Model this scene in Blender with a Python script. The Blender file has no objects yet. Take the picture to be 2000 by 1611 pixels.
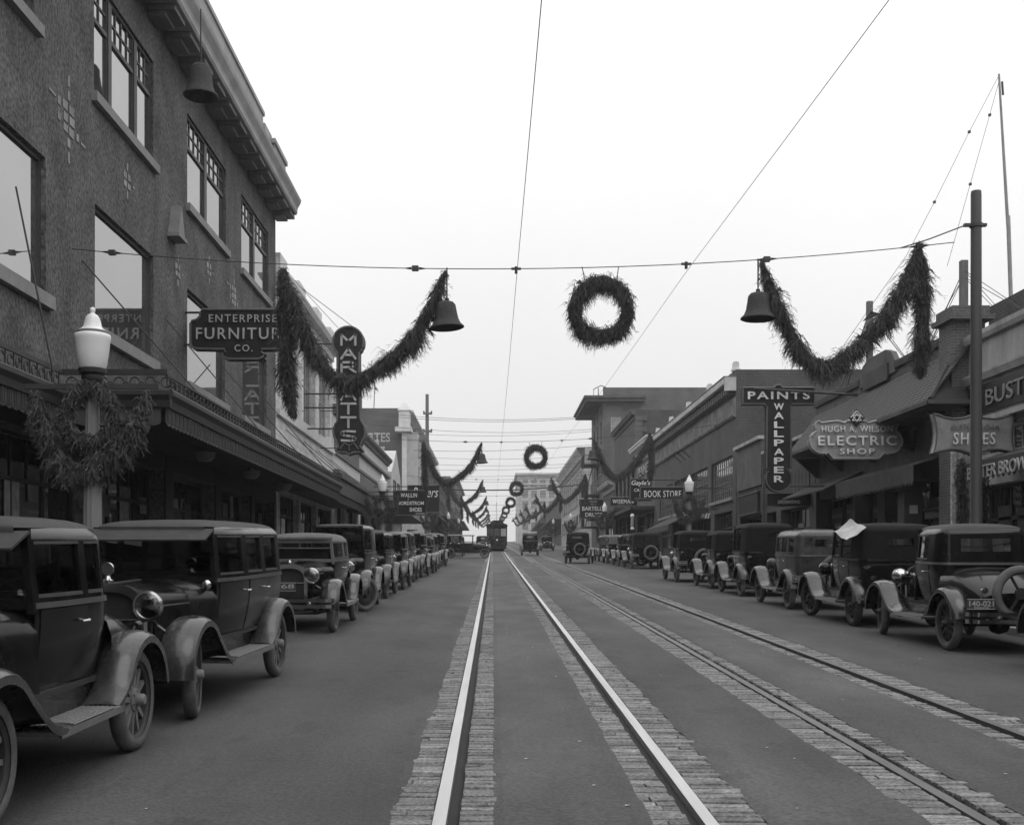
import bpy, bmesh, math, random
from mathutils import Vector, Matrix

R = math.radians
SC = bpy.context.scene
COL = SC.collection
rng = random.Random(7)

# ------------------------------------------------------------------ camera, sky, sun, exposure
F, CX, YH, CAMZ = 2200.0, 963.0, 1110.0, 1.6      # measured from the photograph (2000 px wide)
SLOPE = 60.0 / 2200.0                             # the street climbs gently away from the camera
cam = bpy.data.cameras.new('camera')
co = bpy.data.objects.new('camera', cam)
COL.objects.link(co)
co.location = (0, 0, CAMZ)
co.rotation_euler = (R(90), 0, 0)
cam.sensor_width = 36.0
cam.sensor_fit = 'HORIZONTAL'
cam.lens = F / 2000 * 36
cam.shift_x = (1000 - CX) / 2000
cam.shift_y = (YH - 805.5) / 2000
cam.clip_start, cam.clip_end = 0.05, 6000
SC.camera = co

world = bpy.data.worlds.new('World')
SC.world = world
world.use_nodes = True
nt = world.node_tree
nt.nodes.clear()
wo = nt.nodes.new('ShaderNodeOutputWorld')
bg = nt.nodes.new('ShaderNodeBackground')
bg.inputs['Strength'].default_value = 0.1
sky = nt.nodes.new('ShaderNodeTexSky')
sky.sky_type = 'NISHITA'
sky.sun_disc = False
sky.sun_elevation = R(55)
sky.sun_rotation = R(150)
bw = nt.nodes.new('ShaderNodeRGBToBW')
tc = nt.nodes.new('ShaderNodeTexCoord')
sep = nt.nodes.new('ShaderNodeSeparateXYZ')
mr = nt.nodes.new('ShaderNodeMapRange')          # overcast: brighter towards the zenith
mr.inputs[1].default_value, mr.inputs[2].default_value = 0.0, 1.0
mr.inputs[3].default_value, mr.inputs[4].default_value = 7.5, 18.0
nz = nt.nodes.new('ShaderNodeTexNoise')
nz.inputs['Scale'].default_value = 2.2
nz.inputs['Detail'].default_value = 5
cm = nt.nodes.new('ShaderNodeMath'); cm.operation = 'MULTIPLY_ADD'
cm.inputs[1].default_value, cm.inputs[2].default_value = 0.16, 0.92
cl = nt.nodes.new('ShaderNodeMath'); cl.operation = 'MULTIPLY'
mx = nt.nodes.new('ShaderNodeMix'); mx.data_type = 'FLOAT'
mx.inputs[0].default_value = 0.88
L = nt.links.new
L(sky.outputs[0], bw.inputs[0])
L(tc.outputs['Generated'], sep.inputs[0]); L(sep.outputs[2], mr.inputs[0])
L(tc.outputs['Generated'], nz.inputs['Vector']); L(nz.outputs[0], cm.inputs[0])
L(mr.outputs[0], cl.inputs[0]); L(cm.outputs[0], cl.inputs[1])
L(bw.outputs[0], mx.inputs[2]); L(cl.outputs[0], mx.inputs[3])
L(mx.outputs[0], bg.inputs[0]); L(bg.outputs[0], wo.inputs[0])

sl = bpy.data.lights.new('sun', 'SUN')
sl.energy = 0.5
sl.angle = R(40)
sl.color = (1, 1, 1)
so = bpy.data.objects.new('sun', sl)
COL.objects.link(so)
so.rotation_euler = (R(35), 0, R(30))

SC.view_settings.view_transform = 'Standard'
SC.view_settings.look = 'None'
SC.view_settings.exposure = 0.06
SC.view_settings.gamma = 1.0
SC.view_settings.use_curve_mapping = False
SC.cycles.use_denoising = True
SC.cycles.max_bounces = 6
SC.cycles.volume_bounces = 1
SC.cycles.volume_step_rate = 8

# ------------------------------------------------------------------ helpers
def at(px, py, d):
    """World point that lies d metres ahead at photograph position (px, py): used to take measurements."""
    return Vector(((px - CX) * d / F, d, CAMZ + (YH - py) * d / F))

CREST = 470.0
def gz(y):
    return SLOPE * y if y < CREST else SLOPE * CREST - 0.004 * (y - CREST)

class MB:
    """Collects faces and links them as one mesh object."""
    def __init__(s):
        s.v, s.f, s.k = [], [], {}
    def p(s, c):
        key = (round(c[0], 5), round(c[1], 5), round(c[2], 5))
        i = s.k.get(key)
        if i is None:
            i = s.k[key] = len(s.v)
            s.v.append(key)
        return i
    def face(s, pts):
        ids = []
        for c in pts:
            i = s.p(c)
            if i not in ids:
                ids.append(i)
        if len(ids) > 2:
            s.f.append(ids)
    def hexa(s, P):
        for q in ((0, 1, 2, 3), (7, 6, 5, 4), (0, 4, 5, 1), (1, 5, 6, 2), (2, 6, 7, 3), (3, 7, 4, 0)):
            s.face([P[i] for i in q])
    def box(s, x0, x1, y0, y1, z0, z1, m=None):
        P = [(x0, y0, z0), (x1, y0, z0), (x1, y1, z0), (x0, y1, z0), (x0, y0, z1), (x1, y0, z1), (x1, y1, z1), (x0, y1, z1)]
        if m:
            P = [m(*c) if callable(m) else tuple(m @ Vector(c)) for c in P]
        s.hexa(P)
    def tube(s, pts, r, n=6, cap=True):
        pts = [Vector(c) for c in pts]
        rr = r if isinstance(r, (list, tuple)) else [r] * len(pts)
        rings = []
        for i, c in enumerate(pts):
            t = (pts[min(i + 1, len(pts) - 1)] - pts[max(i - 1, 0)])
            t = t.normalized() if t.length > 1e-9 else Vector((0, 0, 1))
            up = Vector((0, 0, 1)) if abs(t.z) < 0.9 else Vector((1, 0, 0))
            a = t.cross(up).normalized()
            b = t.cross(a)
            rings.append([tuple(c + (a * math.cos(q) + b * math.sin(q)) * rr[i]) for q in (2 * math.pi * k / n for k in range(n))])
        for i in range(len(rings) - 1):
            A, B = rings[i], rings[i + 1]
            for k in range(n):
                s.face([A[k], A[(k + 1) % n], B[(k + 1) % n], B[k]])
        if cap:
            s.face(rings[0][::-1]); s.face(rings[-1])
    def lathe(s, prof, n=16, m=None, caps=True):
        """prof: (radius, height) pairs round local z; m: matrix."""
        rings = []
        for r, h in prof:
            rings.append([(r * math.cos(2 * math.pi * k / n), r * math.sin(2 * math.pi * k / n), h) for k in range(n)])
        if m is not None:
            rings = [[tuple(m @ Vector(c)) for c in ring] for ring in rings]
        for i in range(len(rings) - 1):
            for k in range(n):
                s.face([rings[i][k], rings[i][(k + 1) % n], rings[i + 1][(k + 1) % n], rings[i + 1][k]])
        if caps and prof[0][0] > 1e-6: s.face(rings[0][::-1])
        if caps and prof[-1][0] > 1e-6: s.face(rings[-1])
    def loft(s, rings, closed=False, caps=False):
        for i in range(len(rings) - 1):
            A, B = rings[i], rings[i + 1]
            n = len(A)
            for k in range(n if closed else n - 1):
                s.face([A[k], A[(k + 1) % n], B[(k + 1) % n], B[k]])
        if caps:
            s.face(rings[0][::-1]); s.face(rings[-1])
    def prism(s, poly, m, w0, w1):
        """a flat outline (u, v) extruded from depth w0 to w1 through map m"""
        A = [m(u, v, w0) for u, v in poly]; B = [m(u, v, w1) for u, v in poly]
        s.face(A); s.face(B[::-1])
        for i in range(len(poly)):
            j = (i + 1) % len(poly)
            s.face([A[i], B[i], B[j], A[j]])
    def mesh(s, name, mat, smooth=None, recalc=True, off=None):
        me = bpy.data.meshes.new(name)
        v = s.v if off is None else [(a - off[0], b - off[1], c - off[2]) for a, b, c in s.v]
        me.from_pydata(v, [], s.f)
        if recalc:
            bm = bmesh.new(); bm.from_mesh(me)
            bmesh.ops.recalc_face_normals(bm, faces=bm.faces)
            bm.to_mesh(me); bm.free()
        me.materials.append(mat)
        if smooth:
            me.polygons.foreach_set('use_smooth', [True] * len(me.polygons))
            me.set_sharp_from_angle(angle=R(smooth))
        me.update()
        return me
    def build(s, name, mat, parent=None, smooth=None, recalc=True, local=False, loc=None):
        """local: the points are already in the parent's own space"""
        off = None
        if parent is not None and not local:
            off = world_loc(parent)
        o = bpy.data.objects.new(name, s.mesh(name, mat, smooth, recalc, off))
        COL.objects.link(o)
        o.parent = parent
        if loc: o.location = loc
        return o

def world_loc(o):
    v = Vector((0, 0, 0))
    while o is not None:
        v = v + Vector(o.location); o = o.parent
    return v

def obj(name, me, parent=None, loc=(0, 0, 0), rot=None, scale=None):
    o = bpy.data.objects.new(name, me)
    COL.objects.link(o)
    o.parent = parent
    o.location = loc
    if rot: o.rotation_euler = rot
    if scale: o.scale = scale
    return o

def tag(o, label=None, cat=None, group=None, kind=None):
    if label: o['label'] = label
    if cat: o['category'] = cat
    if group: o['group'] = group
    if kind: o['kind'] = kind
    return o

def thing(name, label, cat, loc=(0, 0, 0), rot=None, group=None):
    o = bpy.data.objects.new(name, None)
    o.empty_display_size = 0.2
    COL.objects.link(o)
    o.location = loc
    if rot: o.rotation_euler = rot
    return tag(o, label, cat, group)

KIDS = {}
def kids(o):
    return [c for c in bpy.data.objects if c.parent == o] if o not in KIDS else KIDS[o]

def copy_tree(o, parent=None, label=None, index=None):
    if index is None:
        index = {}
        for q in bpy.data.objects:
            if q.parent is not None: index.setdefault(q.parent.name, []).append(q)
    c = o.copy()
    COL.objects.link(c)
    c.parent = parent
    if label: c['label'] = label
    for ch in index.get(o.name, []):
        copy_tree(ch, c, None, index)
    return c

# ------------------------------------------------------------------ materials (a grey world: the plate is black and white)
def mat(name, v, rough=0.7, metal=0.0, var=0.25, scale=3.0, detail=6.0, bump=0.0, bscale=40.0, spec=0.5, stretch=(1, 1, 1), rvar=0.0, coat=0.0, var2=0.0, scale2=60.0, pos=False, rand=0.0, streak=0.0):
    m = bpy.data.materials.new(name)
    m.use_nodes = True
    t = m.node_tree
    b = t.nodes['Principled BSDF']
    b.inputs['Roughness'].default_value = rough
    b.inputs['Metallic'].default_value = metal
    b.inputs['Specular IOR Level'].default_value = spec
    b.inputs['Coat Weight'].default_value = coat
    b.inputs['Coat Roughness'].default_value = 0.08
    tcn = t.nodes.new('ShaderNodeTexCoord')
    mp = t.nodes.new('ShaderNodeMapping')
    mp.inputs['Scale'].default_value = stretch
    if pos:
        gn = t.nodes.new('ShaderNodeNewGeometry'); t.links.new(gn.outputs['Position'], mp.inputs[0])
    else:
        t.links.new(tcn.outputs['Object'], mp.inputs[0])
    n = t.nodes.new('ShaderNodeTexNoise')
    n.inputs['Scale'].default_value = scale
    n.inputs['Detail'].default_value = detail
    n.inputs['Roughness'].default_value = 0.6
    t.links.new(mp.outputs[0], n.inputs['Vector'])
    r = t.nodes.new('ShaderNodeMapRange')
    r.inputs[1].default_value, r.inputs[2].default_value = 0.28, 0.72
    r.inputs[3].default_value, r.inputs[4].default_value = v * (1 - var), v * (1 + var)
    t.links.new(n.outputs[0], r.inputs[0])
    val = r.outputs[0]
    if var2:
        n2 = t.nodes.new('ShaderNodeTexNoise')
        n2.inputs['Scale'].default_value = scale2
        n2.inputs['Detail'].default_value = 4
        t.links.new(mp.outputs[0], n2.inputs['Vector'])
        r2 = t.nodes.new('ShaderNodeMapRange')
        r2.inputs[1].default_value, r2.inputs[2].default_value = 0.3, 0.7
        r2.inputs[3].default_value, r2.inputs[4].default_value = 1 - var2, 1 + var2
        t.links.new(n2.outputs[0], r2.inputs[0])
        mu = t.nodes.new('ShaderNodeMath'); mu.operation = 'MULTIPLY'
        t.links.new(val, mu.inputs[0]); t.links.new(r2.outputs[0], mu.inputs[1])
        val = mu.outputs[0]
    if rand:
        oi = t.nodes.new('ShaderNodeObjectInfo')
        r3 = t.nodes.new('ShaderNodeMapRange')
        r3.inputs[3].default_value, r3.inputs[4].default_value = 1 - rand, 1 + rand
        t.links.new(oi.outputs['Random'], r3.inputs[0])
        m3 = t.nodes.new('ShaderNodeMath'); m3.operation = 'MULTIPLY'
        t.links.new(val, m3.inputs[0]); t.links.new(r3.outputs[0], m3.inputs[1])
        val = m3.outputs[0]
    if streak:       # wear and drips of oil drawn out along the street
        for sc_, st_ in ((.9, (1, .06, 1)), (2.6, (1, .5, 1)), (.3, (1, .6, 1)), (1.3, (1, .5, 1))):
            mp4 = t.nodes.new('ShaderNodeMapping'); mp4.inputs['Scale'].default_value = st_
            gn4 = t.nodes.new('ShaderNodeNewGeometry'); t.links.new(gn4.outputs['Position'], mp4.inputs[0])
            n4 = t.nodes.new('ShaderNodeTexNoise'); n4.inputs['Scale'].default_value = sc_; n4.inputs['Detail'].default_value = 7
            t.links.new(mp4.outputs[0], n4.inputs['Vector'])
            r4 = t.nodes.new('ShaderNodeMapRange')
            r4.inputs[1].default_value, r4.inputs[2].default_value = .3, .7
            r4.inputs[3].default_value, r4.inputs[4].default_value = 1 - streak, 1 + streak
            if sc_ == 2.6: r4.inputs[1].default_value, r4.inputs[2].default_value = .58, .66; r4.inputs[3].default_value, r4.inputs[4].default_value = 1.0, .78
            t.links.new(n4.outputs[0], r4.inputs[0])
            m4 = t.nodes.new('ShaderNodeMath'); m4.operation = 'MULTIPLY'
            t.links.new(val, m4.inputs[0]); t.links.new(r4.outputs[0], m4.inputs[1])
            val = m4.outputs[0]
    t.links.new(val, b.inputs['Base Color'])
    if rvar:
        rr = t.nodes.new('ShaderNodeMapRange')
        rr.inputs[1].default_value, rr.inputs[2].default_value = 0.3, 0.7
        rr.inputs[3].default_value, rr.inputs[4].default_value = rough - rvar, rough + rvar
        t.links.new(n.outputs[0], rr.inputs[0]); t.links.new(rr.outputs[0], b.inputs['Roughness'])
    if bump:
        bn = t.nodes.new('ShaderNodeTexNoise')
        bn.inputs['Scale'].default_value = bscale
        bn.inputs['Detail'].default_value = 5
        t.links.new(mp.outputs[0], bn.inputs['Vector'])
        bp = t.nodes.new('ShaderNodeBump')
        bp.inputs['Strength'].default_value = bump
        bp.inputs['Distance'].default_value = 0.02
        t.links.new(bn.outputs[0], bp.inputs['Height']); t.links.new(bp.outputs[0], b.inputs['Normal'])
    return m

def brick_mat(name, v, mortar, bw_=0.22, bh=0.075, msize=0.012, var=0.3, rough=0.85):
    m = mat(name, v, rough=rough, var=var, scale=0.6, var2=0.2, scale2=18)
    t = m.node_tree
    b = t.nodes['Principled BSDF']
    tcn = t.nodes.new('ShaderNodeTexCoord')
    sp = t.nodes.new('ShaderNodeSeparateXYZ')
    ad = t.nodes.new('ShaderNodeMath'); ad.operation = 'ADD'
    cb = t.nodes.new('ShaderNodeCombineXYZ')
    t.links.new(tcn.outputs['Object'], sp.inputs[0])
    t.links.new(sp.outputs[0], ad.inputs[0]); t.links.new(sp.outputs[1], ad.inputs[1])
    t.links.new(ad.outputs[0], cb.inputs[0]); t.links.new(sp.outputs[2], cb.inputs[1])
    br = t.nodes.new('ShaderNodeTexBrick')
    br.inputs['Scale'].default_value = 1.0
    br.inputs['Brick Width'].default_value = bw_
    br.inputs['Row Height'].default_value = bh
    br.inputs['Mortar Size'].default_value = msize
    br.inputs['Color1'].default_value = (1, 1, 1, 1)
    br.inputs['Color2'].default_value = (0.72, 0.72, 0.72, 1)
    k = mortar / v
    br.inputs['Mortar'].default_value = (k, k, k, 1)
    t.links.new(cb.outputs[0], br.inputs['Vector'])
    src = b.inputs['Base Color'].links[0].from_socket
    mu = t.nodes.new('ShaderNodeMix'); mu.data_type = 'RGBA'; mu.blend_type = 'MULTIPLY'
    mu.inputs[0].default_value = 1.0
    t.links.new(src, mu.inputs[6]); t.links.new(br.outputs['Color'], mu.inputs[7])
    t.links.new(mu.outputs[2], b.inputs['Base Color'])
    bp = t.nodes.new('ShaderNodeBump'); bp.inputs['Strength'].default_value = 0.4; bp.inputs['Distance'].default_value = 0.01
    bp.invert = True
    t.links.new(br.outputs['Fac'], bp.inputs['Height']); t.links.new(bp.outputs[0], b.inputs['Normal'])
    return m

def glass_mat(name, v=0.012, ior=2.2, rough=0.03, wave=0.06, var=0.5):
    m = mat(name, v, rough=rough, var=var, scale=0.9, bump=wave, bscale=1.3)
    m.node_tree.nodes['Principled BSDF'].inputs['IOR'].default_value = ior
    return m

def clear_glass(name, tint=0.55, refl=1.6):
    m = bpy.data.materials.new(name); m.use_nodes = True
    t = m.node_tree; t.nodes.clear()
    o = t.nodes.new('ShaderNodeOutputMaterial')
    mixn = t.nodes.new('ShaderNodeMixShader')
    fr = t.nodes.new('ShaderNodeFresnel'); fr.inputs[0].default_value = refl
    tr = t.nodes.new('ShaderNodeBsdfTransparent'); tr.inputs[0].default_value = (tint, tint, tint, 1)
    gl = t.nodes.new('ShaderNodeBsdfGlossy'); gl.inputs['Roughness'].default_value = 0.03
    gl.inputs[0].default_value = (0.9, 0.9, 0.9, 1)
    t.links.new(fr.outputs[0], mixn.inputs[0]); t.links.new(tr.outputs[0], mixn.inputs[1])
    t.links.new(gl.outputs[0], mixn.inputs[2]); t.links.new(mixn.outputs[0], o.inputs[0])
    return m

def leaf_mat(name, v):
    m = mat(name, v, rough=0.75, var=0.45, scale=5.0, spec=0.25)
    return m

ASPHALT = mat('asphalt', 0.066, rough=0.8, var=0.12, scale=9, detail=8, bump=0.5, bscale=55, var2=0.3, scale2=36, spec=0.4, rvar=0.08, streak=.22)
ASPHALT2 = mat('asphalt_centre', 0.073, rough=0.78, var=0.14, scale=8, detail=8, bump=0.5, bscale=50, var2=0.32, scale2=34, spec=0.4, rvar=0.08, streak=.25)
CONC = mat('sidewalk_concrete', 0.12, rough=0.85, var=0.2, scale=0.8, bump=0.2, var2=0.1)
KERB = mat('kerb_stone', 0.25, rough=0.85, var=0.2, scale=2, bump=0.2)
SETT = [mat('granite_%s' % n, v, rough=0.85, var=0.35, scale=6, bump=0.8, bscale=45, var2=0.45, scale2=42, spec=0.35, pos=True, rand=.2) for n, v in (('pale', 0.225), ('grey', 0.20), ('dull', 0.17))]
JOINT = mat('joint_dirt', 0.085, rough=0.95, var=0.3, scale=12)
RAILM = mat('polished_rail', 0.62, rough=0.38, metal=0.75, var=0.12, scale=2, stretch=(8, 0.4, 1), rvar=0.08)
RAILD = mat('worn_rail', 0.16, rough=0.5, metal=0.7, var=0.25, scale=2, stretch=(8, 0.4, 1))
GROOVE = mat('dark_groove', 0.02, rough=0.9, var=0.3)  # flangeway floor in one very dark tone
EARTH = mat('bare_ground', 0.1, rough=0.95, var=0.3, scale=0.05)
STUCCO = mat('dark_stucco', 0.108, rough=0.95, var=0.42, scale=1.1, detail=14, bump=1.0, bscale=24, var2=0.55, scale2=15, stretch=(1, 1, 0.75), spec=0.2)
SILLM = mat('cast_stone_sill', 0.23, rough=0.9, var=0.18, scale=3, bump=0.3, var2=0.15)
TILEM = [mat('glazed_tile_%s' % n, v, rough=0.45, var=0.25, scale=6) for n, v in (('pale', 0.18), ('mid', 0.13), ('dark', 0.09))]
FRAMEM = mat('dark_painted_wood', 0.045, rough=0.55, var=0.25, scale=4)
FRAMEW = mat('pale_painted_wood', 0.38, rough=0.6, var=0.18, scale=4)
GLASS = glass_mat('window_glass', 0.06, ior=4.6, wave=0.05)
GLASSD = glass_mat('shop_glass', 0.012, ior=1.6)
GLASSB = glass_mat('window_glass_with_blind', 0.16, ior=2.0)
CARGLASS = clear_glass('car_glass', 0.55, 1.8)
CORNICE = mat('painted_cornice', 0.3, rough=0.7, var=0.2, scale=1.5, var2=0.1)
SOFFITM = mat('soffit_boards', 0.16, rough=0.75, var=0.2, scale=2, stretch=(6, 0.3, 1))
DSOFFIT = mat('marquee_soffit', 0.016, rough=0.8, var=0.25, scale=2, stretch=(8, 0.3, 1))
IRON = mat('dark_ironwork', 0.03, rough=0.6, var=0.3, scale=6)
VALANCE = mat('pressed_metal_valance', 0.07, rough=0.5, var=0.35, scale=3, metal=0.2)
WIREM = mat('black_wire', 0.03, rough=0.6, var=0.1)
INSUL = mat('dark_insulator', 0.04, rough=0.4, var=0.2)
POLEM = mat('painted_steel_pole', 0.06, rough=0.5, var=0.25, scale=3, stretch=(1, 1, 0.2))
WOODP = mat('weathered_pole_wood', 0.15, rough=0.9, var=0.3, scale=6, stretch=(4, 4, 0.3))
LAMPP = mat('painted_lamp_post', 0.19, rough=0.6, var=0.2, scale=4, stretch=(1, 1, 0.3))
OPAL = mat('opal_glass', 0.8, rough=0.25, var=0.06, scale=4)
CEDAR = leaf_mat('cedar_sprays', 0.085)
CEDARN = leaf_mat('lamp_cedar_sprays', 0.085)  # lamp greens, same tone as the street garlands
CEDARD = leaf_mat('cedar_stems', 0.04)
BELLM = mat('dark_crepe_bell', 0.055, rough=0.95, var=0.35, scale=30, bump=0.6, bscale=60)
WTILE = brick_mat('white_glazed_tile', 0.62, 0.3, bw_=0.45, bh=0.3, msize=0.012, var=0.12, rough=0.4)
WTRIM = mat('white_terracotta', 0.55, rough=0.5, var=0.15, scale=2, var2=0.1)
CLAP = mat('pale_clapboard', 0.5, rough=0.75, var=0.15, scale=1.5)
CLAPD = mat('grey_trim', 0.12, rough=0.75, var=0.25, scale=2)
BRICKD = brick_mat('dark_brick', 0.062, 0.10)
BRICKM = brick_mat('mid_brick', 0.1, 0.14)
BRICKP = brick_mat('haze_paled_brick', 0.5, 0.42)  # far office block only: distance haze put into the brick colour
BRICKG = brick_mat('grey_brick', 0.12, 0.13)
STONE = mat('pale_limestone', 0.42, rough=0.85, var=0.3, scale=1.2, var2=0.15, bump=0.2)
STUCP = mat('stained_render', 0.33, rough=0.9, var=0.4, scale=1.4, stretch=(1, 1, 0.25), var2=0.12)
STUCG = mat('grey_render', 0.09, rough=0.9, var=0.35, scale=1.5, var2=0.15, bump=0.2)
DARKWALL = mat('dark_boards', 0.05, rough=0.8, var=0.35, scale=1.5)
ROOFT = mat('dark_roof_tile', 0.045, rough=0.7, var=0.35, scale=2.5, var2=0.2)
ROOFF = mat('tar_roof', 0.06, rough=0.95, var=0.2)
AWN = mat('grey_canvas', 0.065, rough=0.95, var=0.25, scale=3)
AWND = mat('dark_canvas', 0.05, rough=0.95, var=0.25, scale=3)
BLACKIN = mat('shop_interior', 0.02, rough=0.95, var=0.4)
SHOPW = mat('shop_display_card', 0.26, rough=0.9, var=0.4, scale=3)
SIGND = mat('dark_sign_enamel', 0.022, spec=.25, rough=0.45, var=0.25, scale=3)
SIGNM = mat('grey_sign_enamel', 0.27, rough=0.55, var=0.3, scale=3, var2=0.15)
SIGNR = mat('sign_rim', 0.34, rough=0.5, var=0.2, scale=4)
SIGNG = mat('dull_sign_rim', 0.10, rough=0.5, var=0.2, scale=4)
LETW = mat('white_letter_enamel', 0.75, rough=0.4, var=0.08, scale=6)
LETG = mat('grey_letter_paint', 0.42, rough=0.5, var=0.15, scale=6)
LETD = mat('faint_letter_paint', 0.22, rough=0.6, var=0.2, scale=6)
BULB = mat('lamp_bulb_glass', 0.62, rough=0.2, var=0.1)
PAPER_PANE = mat('pale_paper_and_pane', 0.45, rough=0.9, var=0.1)
CLOTH = mat('pale_canvas_cover', 0.48, rough=0.9, var=0.18, scale=6, bump=0.5, bscale=9)

# ------------------------------------------------------------------ ground, road, rails, setts
def structure(name, mb, m, smooth=None, parent=None):
    o = mb.build(name, m, parent, smooth=smooth, recalc=False)
    if parent is None: o['kind'] = 'structure'
    return o

ys = [-80.0, -40.0, -10.0, 0.0]
y = 3.0
while y < 60: ys.append(y); y += 0.12 if y < 22 else 0.35
while y < 190: ys.append(y); y += 3.0
while y < CREST: ys.append(y); y += 10
ys += [CREST, 700.0, 1500.0, 3000.0]

def strip(name, xa, xb, dz, m, jag_a=0.0, jag_b=0.0, kind=True):
    """a sheet of road between two edges; a ragged edge where the asphalt was laid over the setts"""
    mb = MB()
    r = random.Random(hash(name) % 1000 if False else sum(map(ord, name)))
    ja = jb = 0.0
    prev = None
    for yy in ys:
        ja = 0.6 * ja + r.uniform(-1, 1) * jag_a
        jb = 0.6 * jb + r.uniform(-1, 1) * jag_b
        z = gz(yy) + dz
        wob = lambda q, p: .5 * q * (1.1 * math.sin(yy * .63 + p) + .8 * math.sin(yy * 1.9 + 2 * p) + .5 * math.sin(yy * 4.7 + p))
        cur = ((xa + ja + wob(jag_a, xa), yy, z), (xb + jb + wob(jag_b, xb), yy, z))
        ea, eb = (.06 if jag_a else 0), (.06 if jag_b else 0)      # the ragged edges feather out over the stones
        row = [(cur[0][0], yy, z - (.011 if jag_a else 0)), (cur[0][0] + ea, yy, z), (cur[1][0] - eb, yy, z), (cur[1][0], yy, z - (.011 if jag_b else 0))]
        if prev:
            for k in range(3): mb.face([prev[k], prev[k + 1], row[k + 1], row[k]])
        prev = row
    o = mb.build(name, m, recalc=False)
    if kind: o['kind'] = 'structure'
    return o

# earth below everything
mb = MB()
for i in range(len(ys) - 1):
    if i % 6 and ys[i] < 60: continue
    j = min(i + 6, len(ys) - 1) if ys[i] < 60 else i + 1
    mb.face([(-900, ys[i], gz(ys[i]) - 0.12), (900, ys[i], gz(ys[i]) - 0.12), (900, ys[j], gz(ys[j]) - 0.12), (-900, ys[j], gz(ys[j]) - 0.12)])
structure('ground', mb, EARTH)

KL, KR = -4.55, 8.45                     # kerb lines
XL, XR = -7.9, 11.9                      # building lines
RX = (-0.302, 1.218, 2.775, 4.30)        # rail heads
strip('road_lane', KL, -0.555, 0.013, ASPHALT, 0, 0.014)
strip('road_lane', 4.59, KR, 0.013, ASPHALT, 0.014, 0)
strip('track_bed', 0.005, 0.90, 0.013, ASPHALT2, 0.003, 0.007)
strip('track_bed', 1.53, 2.46, 0.013, ASPHALT2, 0.011, 0.012)
strip('track_bed', 3.05, 4.01, 0.013, ASPHALT2, 0.010, 0.010)
HW = 0.038
side = (1, -1, 1, -1)                    # which side of the head the flangeway lies
rails = []
for i, x in enumerate(RX):
    mb = MB()
    for k in range(len(ys) - 1):
        a, b = ys[k], ys[k + 1]
        if a > CREST: break
        P = [(x - HW, a, gz(a) - .05), (x + HW, a, gz(a) - .05), (x + HW, b, gz(b) - .05), (x - HW, b, gz(b) - .05)]
        Q = [(c[0] * 1.0, c[1], c[2] + .060) for c in P]
        mb.face(Q); mb.face([P[0], P[3], Q[3], Q[0]]); mb.face([P[1], P[2], Q[2], Q[1]])
    structure('rail', mb, RAILM if i < 2 else RAILD)
    s = side[i]
    g0, g1 = sorted((x + s * HW, x + s * (HW + 0.075)))
    strip('flangeway', g0 - 0.004, g1 + 0.004, -0.04, GROOVE)
# beds of joint dirt and far sett ribbons
bands = [(-0.70, RX[0] - HW - 0.008), (RX[0] + HW + 0.075, 0.045),
         (0.83, RX[1] - HW - 0.075), (RX[1] + HW + 0.008, 1.66),
         (2.34, RX[2] - HW - 0.008), (RX[2] + HW + 0.075, 3.13),
         (3.92, RX[3] - HW - 0.075), (RX[3] + HW + 0.008, 4.72)]
paving = structure('track_paving', MB(), JOINT)
bpy.data.objects.remove(paving)
mb = MB()
for a, b in bands:
    for k in range(len(ys) - 1):
        if ys[k] > CREST: break
        mb.face([(a, ys[k], gz(ys[k]) - .012), (b, ys[k], gz(ys[k]) - .012), (b, ys[k + 1], gz(ys[k + 1]) - .012), (a, ys[k + 1], gz(ys[k + 1]) - .012)])
paving = structure('track_paving', mb, JOINT)
stones = []
for bi, (a, b) in enumerate(bands):
    y = 4.6
    skew = 0.0
    while y < 75:
        dp = rng.uniform(0.085, 0.13)
        if rng.random() < .14 and b - a > .2:
            c_ = a + (b - a) * rng.uniform(.35, .65)
            stones.append((y, bi, a, c_ - .004, dp)); stones.append((y, bi, c_ + .004, b, dp))
        else: stones.append((y, bi, a, b, dp))
        y += dp + rng.uniform(0.004, 0.012)
# the stones that show largest: nearest in front of the camera and inside the frame
def in_frame(s):
    yy, bi, a, b, dp = s
    return yy > 5.6 and (b * F / yy + CX) > -10 and (a * F / yy + CX) < 2010
vis = sorted([s for s in stones if in_frame(s)], key=lambda s: s[0])
near, rest = vis[:300], vis[300:]
def stone_geo(mb, x0, x1, y0, y1, z0, z1, r):
    j = lambda q: r.uniform(-q, q)
    c = 0.011
    cx_ = c * (x1 - x0 if x1 - x0 > .9 else 1)
    top = [(x0 + c + j(.004), y0 + c + j(.006), z1 + j(.003)), (x1 - c + j(.004), y0 + c + j(.006), z1 + j(.003)), (x1 - c + j(.004), y1 - c + j(.006), z1 + j(.003)), (x0 + c + j(.004), y1 - c + j(.006), z1 + j(.003))]
    low = [(x0, y0, z0), (x1, y0, z0), (x1, y1, z0), (x0, y1, z0)]
    mb.face(top)
    for k in range(4):
        mb.face([low[k], low[(k + 1) % 4], top[(k + 1) % 4], top[k]])
sett_mesh = {}
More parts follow.
